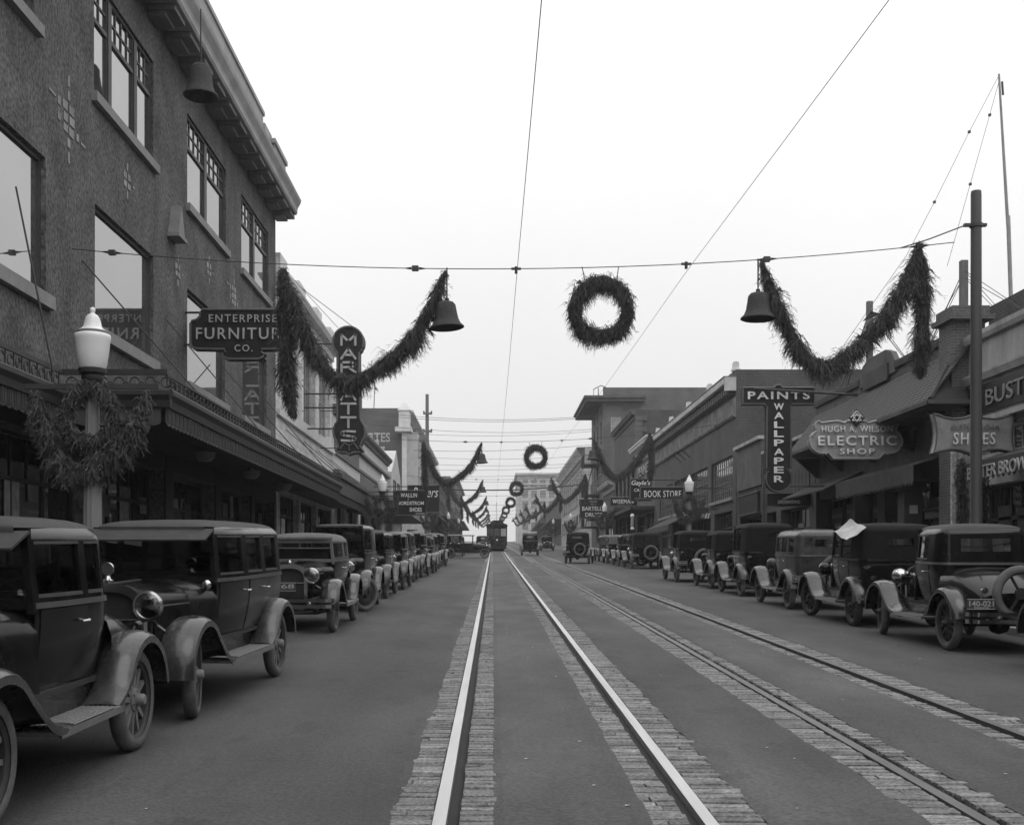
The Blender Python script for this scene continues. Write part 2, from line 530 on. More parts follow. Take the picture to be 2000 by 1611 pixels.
for (yy, bi, a, b, dp) in near:
    key = (bi, rng.randrange(4), rng.randrange(3))
    if key not in sett_mesh:
        m_ = MB()
        stone_geo(m_, 0, 1, 0, 0.108, -0.03, 0.0, random.Random(key[1] * 10 + bi))
        sett_mesh[key] = m_.mesh('sett', SETT[key[2]], recalc=False)
    o = obj('sett', sett_mesh[key], paving, (a + rng.uniform(-.006, .006), yy, gz(yy) + rng.uniform(-.005, .004)), rot=(SLOPE + rng.uniform(-.03, .03), rng.uniform(-.015, .015), rng.uniform(-.04, .04)), scale=(b - a, dp / 0.108, 1))
fm = [MB(), MB(), MB()]
for (yy, bi, a, b, dp) in rest:
    if yy > 40 and rng.random() < 0.0: continue
    z = gz(yy) + rng.uniform(-.004, .004)
    stone_geo(fm[rng.randrange(3)], a + rng.uniform(-.01, .01), b + rng.uniform(-.01, .01), yy, yy + dp, z - .03, z, rng)
for k in range(3):
    o = fm[k].build('sett_rows', SETT[k], paving, recalc=False); o['kind'] = 'stuff'
mb = MB()
for a, b in bands:
    for k in range(len(ys) - 1):
        if ys[k] < 75 or ys[k] > CREST: continue
        mb.face([(a, ys[k], gz(ys[k]) - .006), (b, ys[k], gz(ys[k]) - .006), (b, ys[k + 1], gz(ys[k + 1]) - .006), (a, ys[k + 1], gz(ys[k + 1]) - .006)])
o = mb.build('sett_rows', SETT[1], paving, recalc=False); o['kind'] = 'stuff'

for nm, xa, xb in (('pavement', -60, KL - 0.15), ('pavement', KR + 0.15, 60)):
    mb = MB()
    for k in range(len(ys) - 1):
        if ys[k] > CREST: break
        mb.face([(xa, ys[k], gz(ys[k]) + .13), (xb, ys[k], gz(ys[k]) + .13), (xb, ys[k + 1], gz(ys[k + 1]) + .13), (xa, ys[k + 1], gz(ys[k + 1]) + .13)])
    structure(nm, mb, CONC)
for x0, x1 in ((KL - 0.15, KL), (KR, KR + 0.15)):
    mb = MB()
    for k in range(len(ys) - 1):
        if ys[k] > CREST: break
        a, b = ys[k], ys[k + 1]
        mb.face([(x0, a, gz(a) + .134), (x1, a, gz(a) + .134), (x1, b, gz(b) + .134), (x0, b, gz(b) + .134)])
        xs = x1 if x0 < 0 else x0
        mb.face([(xs, a, gz(a) - .02), (xs, a, gz(a) + .134), (xs, b, gz(b) + .134), (xs, b, gz(b) - .02)])
    structure('kerb', mb, KERB)
# crumbs of litter on the asphalt
mb = MB()
for k in range(70):
    yy = rng.uniform(6, 30); xx = rng.choice([rng.uniform(-2.4, -.7), rng.uniform(.1, .8), rng.uniform(1.7, 2.3), rng.uniform(3.2, 3.9), rng.uniform(4.8, 6.0)])
    q = rng.uniform(.006, .02); z = gz(yy) + .018
    mb.face([(xx - q, yy - q, z), (xx + q, yy - q * .6, z + .004), (xx + q * .7, yy + q, z), (xx - q, yy + q * .8, z + .003)])
o = mb.build('litter', PAPER_PANE, recalc=False); o['kind'] = 'stuff'
SHOPF = mat('black_frame_and_shade', 0.014, rough=0.5, var=0.3)  # shop frames, and the painted shade under the marquee
# ------------------------------------------------------------------ building kit
def mapL(u, v, w): return (XL - w, u, v)
def mapR(u, v, w): return (XR + w, u, v)
def mapF(D):
    return lambda u, v, w: (u, D + w, v)
def mapX(X, s):
    return lambda u, v, w: (X + s * w, u, v)

def fbox(mb, m, u0, u1, v0, v1, w0, w1):
    mb.hexa([m(u0, v0, w0), m(u1, v0, w0), m(u1, v0, w1), m(u0, v0, w1), m(u0, v1, w0), m(u1, v1, w0), m(u1, v1, w1), m(u0, v1, w1)])

def wall(mb, m, u0, u1, v0, v1, holes=(), depth=0.3, us=(), vs=(), w=0.0):
    U = sorted({round(q, 4) for q in [u0, u1, *us, *[h[0] for h in holes], *[h[1] for h in holes]] if u0 - 1e-6 <= q <= u1 + 1e-6})
    V = sorted({round(q, 4) for q in [v0, v1, *vs, *[h[2] for h in holes], *[h[3] for h in holes]] if v0 - 1e-6 <= q <= v1 + 1e-6})
    for i in range(len(U) - 1):
        for j in range(len(V) - 1):
            a, b, c, d = U[i], U[i + 1], V[j], V[j + 1]
            uc, vc = (a + b) / 2, (c + d) / 2
            if any(h[0] < uc < h[1] and h[2] < vc < h[3] for h in holes): continue
            mb.face([m(a, c, w), m(b, c, w), m(b, d, w), m(a, d, w)])
    for h in holes:
        a, b, c, d = max(h[0], u0), min(h[1], u1), max(h[2], v0), min(h[3], v1)
        uu = [q for q in U if a - 1e-6 <= q <= b + 1e-6]
        vv = [q for q in V if c - 1e-6 <= q <= d + 1e-6]
        for i in range(len(uu) - 1):
            for q in (c, d):
                mb.face([m(uu[i], q, w), m(uu[i + 1], q, w), m(uu[i + 1], q, w + depth), m(uu[i], q, w + depth)])
        for i in range(len(vv) - 1):
            for q in (a, b):
                mb.face([m(q, vv[i], w), m(q, vv[i + 1], w), m(q, vv[i + 1], w + depth), m(q, vv[i], w + depth)])

def moulding(mb, m, u0, u1, prof):
    """prof: outline (v, w) run along u with capped ends"""
    A = [m(u0, v, w) for v, w in prof]; B = [m(u1, v, w) for v, w in prof]
    n = len(prof)
    mb.face(A); mb.face(B[::-1])
    for i in range(n):
        mb.face([A[i], B[i], B[(i + 1) % n], A[(i + 1) % n]])

SIDES = {'L': lambda u, v, w: (-w, u, v), 'R': lambda u, v, w: (w, u, v), 'F': lambda u, v, w: (u, w, v)}
WCACHE = {}
def win_meshes(side, W, H, style, fm, gm):
    key = (side, round(W, 2), round(H, 2), style, fm.name, gm.name)
    if key in WCACHE: return WCACHE[key]
    m = SIDES[side]
    f = MB(); t = 0.07
    def bar(u0, u1, v0, v1, w0=0.0, w1=0.09): fbox(f, m, u0, u1, v0, v1, w0, w1)
    bar(0, t, 0, H); bar(W - t, W, 0, H); bar(t, W - t, 0, t); bar(t, W - t, H - t, H)
    kind = style.split(':')
    if kind[0] == 'sash':
        bar(t, W - t, H * .5 - .03, H * .5 + .03)
    elif kind[0] == 'grid':
        nx, ny = int(kind[1]), int(kind[2])
        q = 0.018
        for i in range(1, nx): bar(t + (W - 2 * t) * i / nx - q, t + (W - 2 * t) * i / nx + q, t, H - t, .02, .07)
        for i in range(1, ny): bar(t, W - t, t + (H - 2 * t) * i / ny - q, t + (H - 2 * t) * i / ny + q, .022, .068)
    elif kind[0] == 'triple':
        cuts = [W * .27, W * .70]
        for c in cuts: bar(c - .10, c + .10, t, H - t, -.02, .12)
        vt = H * .66
        segs = [(t, cuts[0] - .1, 2), (cuts[0] + .1, cuts[1] - .1, 4), (cuts[1] + .1, W - t, 3)]
        for a, b, n in segs:
            bar(a, b, vt - .045, vt + .045)
            bar(a, a + .05, t, H - t, .01, .08); bar(b - .05, b, t, H - t, .01, .08)
            for i in range(1, n): bar(a + (b - a) * i / n - .02, a + (b - a) * i / n + .02, vt + .045, H - t, .02, .07)
            bar(a + .05, b - .05, (vt + H) / 2 - .02, (vt + H) / 2 + .02, .022, .068)
    elif kind[0] == 'double':
        vt = H * .66; c = W * .48
        bar(c - .13, c + .13, t, H - t, -.02, .12)
        for a, b, n in ((t, c - .13, 4), (c + .13, W - t, 4)):
            bar(a, b, vt - .045, vt + .045)
            for i in range(1, n): bar(a + (b - a) * i / n - .02, a + (b - a) * i / n + .02, vt + .045, H - t, .02, .07)
            bar(a, b, (vt + H) / 2 - .02, (vt + H) / 2 + .02, .022, .068)
    elif kind[0] == 'plate':
        bar(W * .80, W * .80 + .12, t, H - t, -.02, .1)
    elif kind[0] == 'shop':
        bar(t, W - t, .55, .64); fbox(f, m, t, W - t, t, .55, .04, .08)
        bar(t, W - t, H - .85, H - .77)
        for i in (1, 2): bar(W * i / 3 - .03, W * i / 3 + .03, .64, H - .85)
        for i in range(1, 6): bar(W * i / 6 - .02, W * i / 6 + .02, H - .77, H - t, .02, .07)
    p = MB()
    fbox(p, m, t * .5, W - t * .5, t * .5, H - t * .5, .045, .055)
    WCACHE[key] = (f.mesh('window', fm), p.mesh('pane', gm))
    return WCACHE[key]

SILLC = {}
def window(root, side, base, u, v, W, H, style='plain', fm=None, gm=None, recess=.22, sill=None, sillm=None):
    """a window (frame) with its pane and sill at facade base coordinate"""
    fm = fm or FRAMEM; gm = gm or GLASS
    fme, pme = win_meshes(side, W, H, style, fm, gm)
    rl = world_loc(root)
    loc = Vector({'L': (base - recess, u, v), 'R': (base + recess, u, v), 'F': (u, base + recess, v)}[side]) - rl
    o = obj('window', fme, root, loc)
    obj('pane', pme, o)
    if sill:
        key = (side, round(W, 2), sill, recess)
        if key not in SILLC:
            mb = MB(); fbox(mb, SIDES[side], -.15, W + .15, -sill, -.003, -recess - .12, .02)
            SILLC[key] = mb.mesh('sill', sillm or SILLM)
        obj('sill', SILLC[key], o)
    return o

def part(root, name, fn, m, smooth=None):
    mb = MB(); fn(mb)
    return mb.build(name, m, root, smooth=smooth)

def shell(root, side, d0, d1, z0, z1, wm, holes=(), depth=14, rec=.35, sidem=None, base=None, zside=None):
    """street wall with openings, end walls, back and roof of a row building"""
    X = base if base is not None else (XL if side == 'L' else XR)
    s = -1 if side == 'L' else 1
    m = mapX(X, s)
    part(root, 'street_wall', lambda mb: wall(mb, m, d0, d1, z0, z1, holes, rec), wm)
    zs = zside or z1
    def ends(mb):
        for d in (d0, d1):
            mb.face([(X + s * .001, d, z0), (X + s * depth, d, z0), (X + s * depth, d, zs), (X + s * .001, d, zs)])
        mb.face([(X + s * depth, d0, z0), (X + s * depth, d1, z0), (X + s * depth, d1, zs), (X + s * depth, d0, zs)])
    part(root, 'side_wall', ends, sidem or wm)
    part(root, 'roof', lambda mb: mb.box(min(X + s * .25, X + s * depth), max(X + s * .25, X + s * depth), d0 + .15, d1 - .15, z1 - .75, z1 - .6), ROOFF)
    return m

TXT = {}
def text_mesh(txt, m, bold=0.015, shear=0.0, spacing=1.0):
    key = (txt, m.name, bold, shear, spacing)
    if key in TXT: return TXT[key]
    cu = bpy.data.curves.new('lettering', 'FONT')
    cu.body = txt; cu.size = 1.0; cu.extrude = 0.5; cu.offset = bold; cu.shear = shear; cu.resolution_u = 3
    cu.space_character = spacing
    o = bpy.data.objects.new('lettering_source', cu)
    me = bpy.data.meshes.new_from_object(o)
    bpy.data.objects.remove(o)
    xs = [v.co.x for v in me.vertices]; yy = [v.co.y for v in me.vertices]; zz = [v.co.z for v in me.vertices]
    x0, x1, y0, y1, z0, z1 = min(xs), max(xs), min(yy), max(yy), min(zz), max(zz)
    for v in me.vertices:
        v.co = ((v.co.x - x0) / (x1 - x0), (v.co.y - y0) / (y1 - y0), (v.co.z - z0) / max(z1 - z0, 1e-6) - .5)
    me.materials.clear(); me.materials.append(m)
    me.name = 'lettering'
    TXT[key] = me
    return me

def letters_front(root, txt, px0, px1, py0, py1, d, m, off=.05, thick=.03, name='lettering', **k):
    """lettering on a board that faces down the street at distance d; the box is measured in the photograph"""
    a = at(px0, py1, d); b = at(px1, py0, d)
    o = obj(name, text_mesh(txt, m, **k), root, Vector((a.x, d - off, a.z)) - world_loc(root), rot=(R(90), 0, 0), scale=(b.x - a.x, b.z - a.z, thick))
    return o
def letters_wall(root, txt, side, X, u0, u1, v0, v1, m, thick=.03, name='lettering', **k):
    """lettering on a street wall; u0 is where the text starts"""
    s = -1 if side == 'R' else 1
    rl = world_loc(root)
    loc = Vector((X + (s * thick * .5), u0, v0)) - rl
    o = obj(name, text_mesh(txt, m, **k), root, loc, rot=(R(90), 0, R(-90) if side == 'R' else R(90)), scale=(abs(u1 - u0), v1 - v0, thick))
    return o

def mpx(d):
    """outline measured in the photograph -> upright plane across the street at distance d"""
    def m(u, v, w):
        c = at(u, v, d)
        return (c.x, d + w, c.z)
    return m

# ------------------------------------------------------------------ left: the stucco furniture store
B1 = thing('furniture_store', 'dark stucco furniture store, three storeys, with bracketed cornice beside the white tiled shop', 'building', (XL, 12, gz(12)))
tops = [(15.2, 19.4), (22.3, 26.2), (29.1, 33.3), (35.35, 39.6)]
secs = [(15.2, 19.9), (22.35, 26.2), (29.1, 33.2), (35.5, 39.3)]
bays = [(13.0, 17.2), (17.9, 22.1), (22.8, 27.0), (27.7, 31.9), (32.6, 36.6), (37.2, 40.4)]
zb = lambda u: gz(u) + .13
holes = [(a, b, 11.0, 13.37) for a, b in tops] + [(a, b, 6.42, 8.84) for a, b in secs] + [(a, b, gz(b) + .2, 3.95) for a, b in bays]
shell(B1, 'L', 10, 40.9, -.2, 14.6, STUCCO, holes, rec=.45)
for i, (a, b) in enumerate(tops):
    window(B1, 'L', XL, a, 11.0, b - a, 2.37, 'triple' if i < 2 else 'double', recess=.06, sill=.20)
for i, (a, b) in enumerate(secs):
    window(B1, 'L', XL, a, 6.42, b - a, 2.42, 'plain', recess=.09, sill=.24)
for a, b in bays:
    window(B1, 'L', XL, a, gz(b) + .2, b - a, 3.95 - gz(b) - .2, 'shop', gm=GLASSD, fm=SHOPF, recess=.35)
def corn(mb):
    moulding(mb, mapL, 10, 41.0, [(14.45, 0.0), (14.45, -.74), (14.52, -.78), (14.62, -.78), (14.70, -.80), (14.88, -.90), (14.98, -.92), (15.02, -.9), (15.05, 0.0)])
part(B1, 'cornice', corn, CORNICE)
MODM = None
mb = MB(); fbox(mb, SIDES['L'], 0, .85, 0, .12, -.66, -.02); fbox(mb, SIDES['L'], .08, .77, -.10, -.002, -.42, -.02)
MODM = mb.mesh('modillion', SOFFITM)
u = 11.0
while u < 40.4:
    obj('modillion', MODM, B1, Vector((XL, u, 14.325)) - world_loc(B1)); u += 1.33
def para(mb):
    wall(mb, mapX(-7.55, -1), 10, 37.0, 15.05, 16.45); mb.box(-7.85, -7.5, 10, 37.05, 16.45, 16.58)
    mb.box(-8.0, -7.5, 37.05, 38.2, 15.05, 16.25); mb.box(-8.05, -7.42, 38.2, 40.3, 15.05, 16.0); mb.box(-8.1, -7.36, 38.1, 40.4, 16.0, 16.15)
part(B1, 'parapet', para, CORNICE)
# inlaid tiles in crosses on the piers
tile_me = []
for k, m_ in enumerate(TILEM):
    mb = MB(); fbox(mb, SIDES['L'], -.12, .12, -.08, .08, -.014, .01); tile_me.append(mb.mesh('tile', m_))
def tiles(u, z, big=True):
    pat = [(-1.5, .5, 1.3, .35), (-.9, .45, .55, 1), (-.35, .55, 1, 1), (.25, .55, 1, 1), (-.3, -.05, .8, 1), (.3, 0, 1, 1), (-.9, -.35, .6, .9), (.25, -.6, 1, 1), (.85, -.5, .5, .9), (-.3, -.6, .9, .9), (.0, 1.2, .5, 1.1), (.0, -1.25, .6, 1.0), (.0, 1.95, .3, 1.3), (.0, -2.0, .3, 1.3), (1.4, -.6, 1.0, .35)]
    if not big: pat = [(-.35, .3, .8, .9), (.3, .35, .7, .9), (-.3, -.3, .8, .8), (.3, -.3, .8, .8), (0, 1.0, .4, 1.0), (0, -1.0, .4, 1.0), (1.0, .0, .5, .4)]
    for a, b, su, sv in pat:
        o = obj('tile', tile_me[rng.choice((0, 0, 1, 1, 2))], B1, Vector((XL, u + a * (.52 if big else .42), z + b * (.36 if big else .3))) - world_loc(B1), rot=(rng.uniform(-.04, .04), 0, 0), scale=(1, su, sv))
for u_, z_, b_ in ((20.95, 9.95, 1), (24.3, 9.95, 0), (31.3, 9.9, 0), (34.3, 9.9, 1), (28.2, 9.05, 0), (17.4, 9.95, 0), (37.6, 9.85, 0)):
    tiles(u_, z_, b_)
def brk(mb):
    P = [(27.35, 9.75), (27.95, 9.75), (27.65, 10.5)]
    mb.prism(P, mapL, -.26, 0.0); fbox(mb, mapL, 27.3, 28.0, 9.66, 9.75, -.3, 0)
part(B1, 'wall_bracket', brk, SILLM)

# marquee over the pavement
MQ = thing('marquee', 'long dark iron marquee with scalloped valance hung on the stucco furniture store', 'awning', (-5.6, 19.3, gz(19.3)))
XM = -5.6
def deck(mb):
    mb.box(XL + .003, XM - .05, 19.3, 40.9, 4.42, 4.62)
    mb.box(XL + .003, -7.38, 13.0, 19.29, 4.42, 4.62)
part(MQ, 'deck', deck, IRON)
def mcorn(mb):
    pr = [(4.35, -.0), (4.35, .06), (4.47, .08), (4.55, .15), (4.62, .15), (4.66, .11), (4.66, -.05), (4.4, -.05)]
    moulding(mb, mapX(XM, 1), 19.2, 40.9, pr)
    A = [(v, -w) for v, w in pr]
    moulding(mb, lambda u, v, w: (u, 19.25 + w, v), -7.38, XM + .1, A)
    moulding(mb, mapX(-7.38, 1), 13, 19.2, pr)
part(MQ, 'edge_moulding', mcorn, IRON)
mb = MB()
tabw = .24
poly = [(0, .31), (0, .03), (.03, .01), (.07, .0), (.12, -.015), (.17, .0), (.21, .01), (.235, .03), (.235, .31)]
mb.prism(poly, SIDES['L'], -.012, .012)
for q in (.06, .12, .18): fbox(mb, SIDES['L'], q - .012, q + .012, .04, .29, -.03, -.013)
TAB = mb.mesh('valance_tab', VALANCE)
u = 19.3
while u < 40.7:
    obj('valance_tab', TAB, MQ, Vector((XM, u, 4.055)) - world_loc(MQ), rot=(0, rng.uniform(-.05, .05), 0)); u += tabw
x = -7.36
while x < XM - .1:
    obj('valance_tab', TAB, MQ, Vector((x + .24, 19.26, 4.055)) - world_loc(MQ), rot=(0, 0, R(90))); x += tabw
u = 14.4
while u < 19.1:
    obj('valance_tab', TAB, MQ, Vector((-7.38, u, 4.055)) - world_loc(MQ)); u += tabw
def crest(mb):
    def ring(c, r, axis):
        pts = []
        for k in range(13):
            a = 2 * math.pi * k / 12 * .86 + .3
            pts.append((c[0], c[1] + r * math.cos(a), c[2] + r * math.sin(a)) if axis == 'y' else (c[0] + r * math.cos(a), c[1], c[2] + r * math.sin(a)))
        mb.tube(pts, .012, 4)
    u = 19.35
    while u < 40.8:
        ring((XM, u + .1, 4.78), .085, 'y'); ring((XM, u + .2, 4.75), .045, 'y'); mb.box(XM - .01, XM + .01, u - .01, u + .01, 4.66, 4.90); u += .27
    x = -7.3
    while x < XM:
        ring((x + .08, 19.3, 4.79), .085, 'x'); ring((x + .2, 19.3, 4.75), .045, 'x'); x += .27
    u = 13
    while u < 19.2:
        ring((-7.38, u, 4.79), .085, 'y'); mb.box(-7.39, -7.37, u + .13, u + .15, 4.66, 4.92); u += .3
    mb.box(XM - .02, XM + .02, 19.3, 40.85, 4.90, 4.94); mb.box(-7.38, XM + .02, 19.27, 19.33, 4.915, 5.01); mb.box(-7.4, -7.36, 13, 19.3, 4.92, 5.0)
part(MQ, 'cresting', crest, IRON)
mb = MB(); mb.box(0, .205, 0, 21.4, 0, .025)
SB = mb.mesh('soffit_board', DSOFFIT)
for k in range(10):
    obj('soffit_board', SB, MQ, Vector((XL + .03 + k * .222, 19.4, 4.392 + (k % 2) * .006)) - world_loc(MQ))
mb = MB(); mb.lathe([(0.0, -.22), (.14, -.2), (.22, -.12), (.24, 0.0), (.06, .02), (.05, .1)], 14)
DOME = mb.mesh('soffit_lamp', mat('enamel_dome', .16, rough=.4), smooth=50)
for u in (21.2, 26.2, 31.2, 36.2):
    obj('soffit_lamp', DOME, MQ, Vector((-6.7, u, 4.30)) - world_loc(MQ))
for u, zt in ((18.6, 7.9), (21.6, 7.5), (27.2, 7.6), (32.6, 7.5), (38.2, 7.5)):
    part(MQ, 'tie_rod', lambda mb: mb.tube([(XL + .02, u, zt), (XM + .02 if u > 19 else -7.3, u + .1, 4.85)], .016, 6), IRON)
for a, b in bays:
    pass

for a, b in zip([10.2] + [q[1] for q in bays], [q[0] for q in bays] + [40.85]):
    part(B1, 'pier_shade_panel', lambda mb: fbox(mb, mapL, a + .02, b - .02, gz(b) - .3, 4.35, -.05, -.003), SHOPF)  # added black panels: marquee shade painted onto the stucco piers
part(B1, 'header_shade_panel', lambda mb: fbox(mb, mapL, 10.2, 40.8, 3.97, 4.36, -.04, -.003), SHOPF)  # same painted shade along the wall above the shop windows
r5 = random.Random(3)
CARDM = [mat('window_card_%s' % n, v, rough=.9, var=.4, scale=5) for n, v in (('pale', .3), ('grey', .14), ('dull', .07))]
for a, b in bays:
    if b < 17.5: continue
    x0 = a + .2
    while x0 < b - .5:
        w_ = r5.uniform(.3, .8); z0 = gz(b) + r5.uniform(.9, 2.2); h_ = r5.uniform(.3, .9)
        part(B1, 'window_card', lambda mb: fbox(mb, mapL, x0, min(x0 + w_, b - .15), z0, z0 + h_, .36, .375), r5.choice(CARDM))
        x0 += w_ + r5.uniform(.2, .9)
# ------------------------------------------------------------------ left: the white tiled shop and its neighbours
B2 = thing('tiled_store', 'white glazed tile two-storey store behind the tall letter sign', 'building', (XL, 41, gz(41)))
w2 = [(42.0, 45.6), (46.5, 50.1), (51.0, 54.6)]
holes = [(a, b, 7.65, 11.2) for a, b in w2] + [(a, b, gz(b) + .3, 4.4) for a, b in ((41.8, 45.8), (46.3, 50.3), (50.8, 54.8))]
shell(B2, 'L', 40.95, 55.4, 0, 12.3, WTILE, holes, rec=.3)
for a, b in w2: window(B2, 'L', XL, a, 7.65, b - a, 3.55, 'grid:3:2', fm=FRAMEW, recess=.22, sill=.22, sillm=WTRIM)
for a, b in ((41.8, 45.8), (46.3, 50.3), (50.8, 54.8)): window(B2, 'L', XL, a, gz(b) + .3, 4.0, 4.1 - gz(b), 'shop', gm=GLASSD)
def c2(mb):
    moulding(mb, mapL, 40.96, 55.6, [(12.0, 0), (12.0, -.1), (12.12, -.35), (12.3, -.45), (12.36, -.45), (12.36, 0)])
    for a, b in ((41.2, 42.6), (45.2, 46.8), (49.8, 51.2), (53.9, 55.4)): fbox(mb, mapL, a, b, 12.36, 13.15, -.12, .4)
    fbox(mb, mapL, 41.0, 55.4, 12.36, 12.95, -.02, .3)
    u = 41.1
    while u < 55.3: fbox(mb, mapL, u, u + .16, 11.7, 11.99, -.12, -.005); u += .34
part(B2, 'cornice', c2, WTRIM)
def band(mb): fbox(mb, mapL, 41.0, 55.4, 7.2, 7.42, -.14, -.002); fbox(mb, mapL, 41.0, 55.4, 6.1, 6.25, -.1, -.002)
part(B2, 'string_course', band, WTRIM)
def ladder(mb):
    for x in (-6.95, -6.55): mb.tube([(x, 51.5, 6.9), (x, 51.5, 10.4)], .025, 5)
    for k in range(12): mb.tube([(-6.95, 51.5, 7.0 + k * .29), (-6.55, 51.5, 7.0 + k * .29)], .018, 4)
    for z in (7.1, 8.8, 10.2): mb.tube([(XL, 51.5, z), (-6.55, 51.5, z)], .02, 4)
part(B2, 'fire_ladder', ladder, IRON)
MQ2 = thing('marquee', 'dark boxed marquee under the white tiled store', 'awning', (-5.7, 41, gz(41)))
def mq2(mb):
    mb.box(XL + .003, -5.75, 41.05, 55.3, 4.55, 4.75)
part(MQ2, 'deck', mq2, IRON)
part(MQ2, 'fascia', lambda mb: (mb.box(-5.75, -5.6, 41.05, 55.3, 4.35, 5.0), mb.box(-7.2, -5.76, 55.3, 55.4, 4.35, 5.0), mb.box(-5.6, -5.5, 41.05, 55.3, 4.9, 5.06)), VALANCE)
u = 41.2
while u < 55.1:
    obj('valance_tab', TAB, MQ2, Vector((-5.68, u, 4.04)) - world_loc(MQ2)); u += tabw
for u in (43, 47, 51, 54.5): part(MQ2, 'tie_rod', lambda mb: mb.tube([(XL, u, 6.9), (-5.7, u, 5.0)], .014, 5), IRON)

B3 = thing('clapboard_store', 'pale clapboard shop block with a row of roof knobs, left of the lamp globe', 'building', (XL, 55.5, gz(55.5)))
h3 = [(57, 60, gz(60) + .3, 4.9), (61.5, 65, gz(65) + .3, 4.9), (67, 71, gz(71) + .3, 4.9), (73, 78, gz(78) + .3, 4.9)]
shell(B3, 'L', 55.5, 84.5, 1, 9.9, CLAP, h3, sidem=CLAP)
for h in h3: window(B3, 'L', XL, h[0], h[2], h[1] - h[0], h[3] - h[2], 'shop', gm=GLASSD)
def c3(mb):
    moulding(mb, mapL, 55.5, 84.6, [(9.25, 0), (9.25, -.12), (9.4, -.16), (9.55, -.34), (9.66, -.36), (9.72, -.36), (9.72, 0)])
    for z, q in ((8.3, .22), (7.3, .10), (6.35, .32)): fbox(mb, mapL, 55.6, 84.5, z, z + .16, -q, -.002)
part(B3, 'cornice', c3, CLAPD)
part(B3, 'signboard', lambda mb: (fbox(mb, mapL, 56, 66, 7.5, 8.2, -.06, -.002), fbox(mb, mapL, 67, 84, 6.6, 7.2, -.06, -.002)), CLAPD)
mb = MB(); mb.box(-.2, .2, -.25, .25, 0, .5); mb.box(-.26, .26, -.31, .31, .5, .6)
PIN = mb.mesh('roof_knob', WTRIM)
for u in range(57, 85, 4): obj('roof_knob', PIN, B3, Vector((XL - .1, u, 9.85)) - world_loc(B3), scale=(.8, .8, .8))
AW3 = thing('marquee', 'dark flat canopy beneath the pale clapboard shop block', 'awning', (-5.8, 56, gz(56)))
part(AW3, 'deck', lambda mb: (mb.box(XL + .003, -6.3, 55.6, 66, 4.75, 4.95), ), IRON)
part(AW3, 'fascia', lambda mb: (mb.box(-6.3, -6.18, 55.6, 66, 4.55, 5.15),), VALANCE)
AW3c = thing('marquee', 'deep dark canopy with banded end beneath the shoe store sign on the left', 'awning', (-5.2, 68, gz(68)))
part(AW3c, 'deck', lambda mb: mb.hexa([(XL + .003, 68, 5.0), (-5.25, 68, 5.0), (-5.25, 86, 5.0), (XL + .003, 86, 5.0), (XL + .003, 68, 5.9), (-6.0, 68, 5.9), (-6.0, 86, 5.9), (XL + .003, 86, 5.9)]), IRON)
part(AW3c, 'band', lambda mb: mb.box(-7.6, -6.02, 67.93, 67.99, 5.72, 5.86), LAMPP)
part(AW3c, 'lower_band', lambda mb: mb.box(-7.6, -5.6, 67.93, 67.99, 5.3, 5.4), CLAPD)

B3b = thing('gabled_shop', 'small white gabled shop next to the brick block with painted lettering', 'building', (XL, 85, gz(85)))
def gab(mb):
    P = [(85, 1.5), (93, 1.5), (93, 8.9), (89, 10.9), (85, 8.9)]
    mb.prism(P, mapX(XL + .25, -1), 0, 10)
part(B3b, 'street_wall', gab, CLAP)
for u in (86.2, 89.8): window(B3b, 'L', XL + .25, u, 6.6, 2.0, 1.8, 'sash', recess=-.06)
part(B3b, 'balcony', lambda mb: (mb.box(-7.6, -6.6, 84.8, 93, 5.6, 5.75), mb.box(-6.66, -6.6, 84.8, 93, 6.5, 6.56), [mb.box(-6.65, -6.61, 84.9 + k * .4, 84.95 + k * .4, 5.75, 6.5) for k in range(20)]), CLAPD)

B4 = thing('brick_block', 'brick block with pale bay windows and faded lettering painted on its side', 'building', (XL, 97, gz(97)))
h4 = [(u, u + 1.2, z, z + 2.0) for z in (6.2, 9.6, 12.4) for u in (98.2, 101.6, 106, 110, 114, 118)]
shell(B4, 'L', 97, 122, 1, 15.4, BRICKM, h4, depth=16)
for h in h4: window(B4, 'L', XL, h[0], h[2], 1.2, 2.0, 'sash', fm=FRAMEW, sill=.18, sillm=WTRIM)
for u in (103.5, 112):
    def bay(mb):
        P = [(u, 0), (u + .8, -.9), (u + 3.0, -.9), (u + 3.8, 0)]
        for i in range(3):
            a, b = P[i], P[i + 1]
            mb.face([(XL - a[1], a[0], 5.2), (XL - b[1], b[0], 5.2), (XL - b[1], b[0], 14.2), (XL - a[1], a[0], 14.2)])
        mb.face([(XL - a[1], a[0], 14.2) for a in P]); mb.face([(XL - a[1], a[0], 5.2) for a in P])
    bo = part(B4, 'bay_window', bay, CLAP)
    for z in (6.4, 9.4, 12.0):
        fr, pn = win_meshes('L', 1.6, 1.7, 'sash', FRAMEW, GLASS)
        q = obj('window_sash', fr, bo, (.98, u + 1.2 - 97, z - gz(97)))
def c4(mb):
    moulding(mb, mapL, 97, 122.4, [(14.7, 0), (14.7, -.5), (15.1, -1.0), (15.25, -1.0), (15.25, 0)])
part(B4, 'cornice', c4, WTRIM)
part(B4, 'turret', lambda mb: (mb.box(-8.3, -6.9, 95.2, 97, 13.2, 13.6), mb.box(-8.0, -7.1, 95.4, 96.99, 13.6, 15.0), mb.hexa([(-8.1, 95.3, 15.0), (-7.0, 95.3, 15.0), (-7.0, 97, 15.0), (-8.1, 97, 15.0), (-7.7, 95.9, 15.7), (-7.4, 95.9, 15.7), (-7.4, 96.8, 15.7), (-7.7, 96.8, 15.7)])), WTRIM)
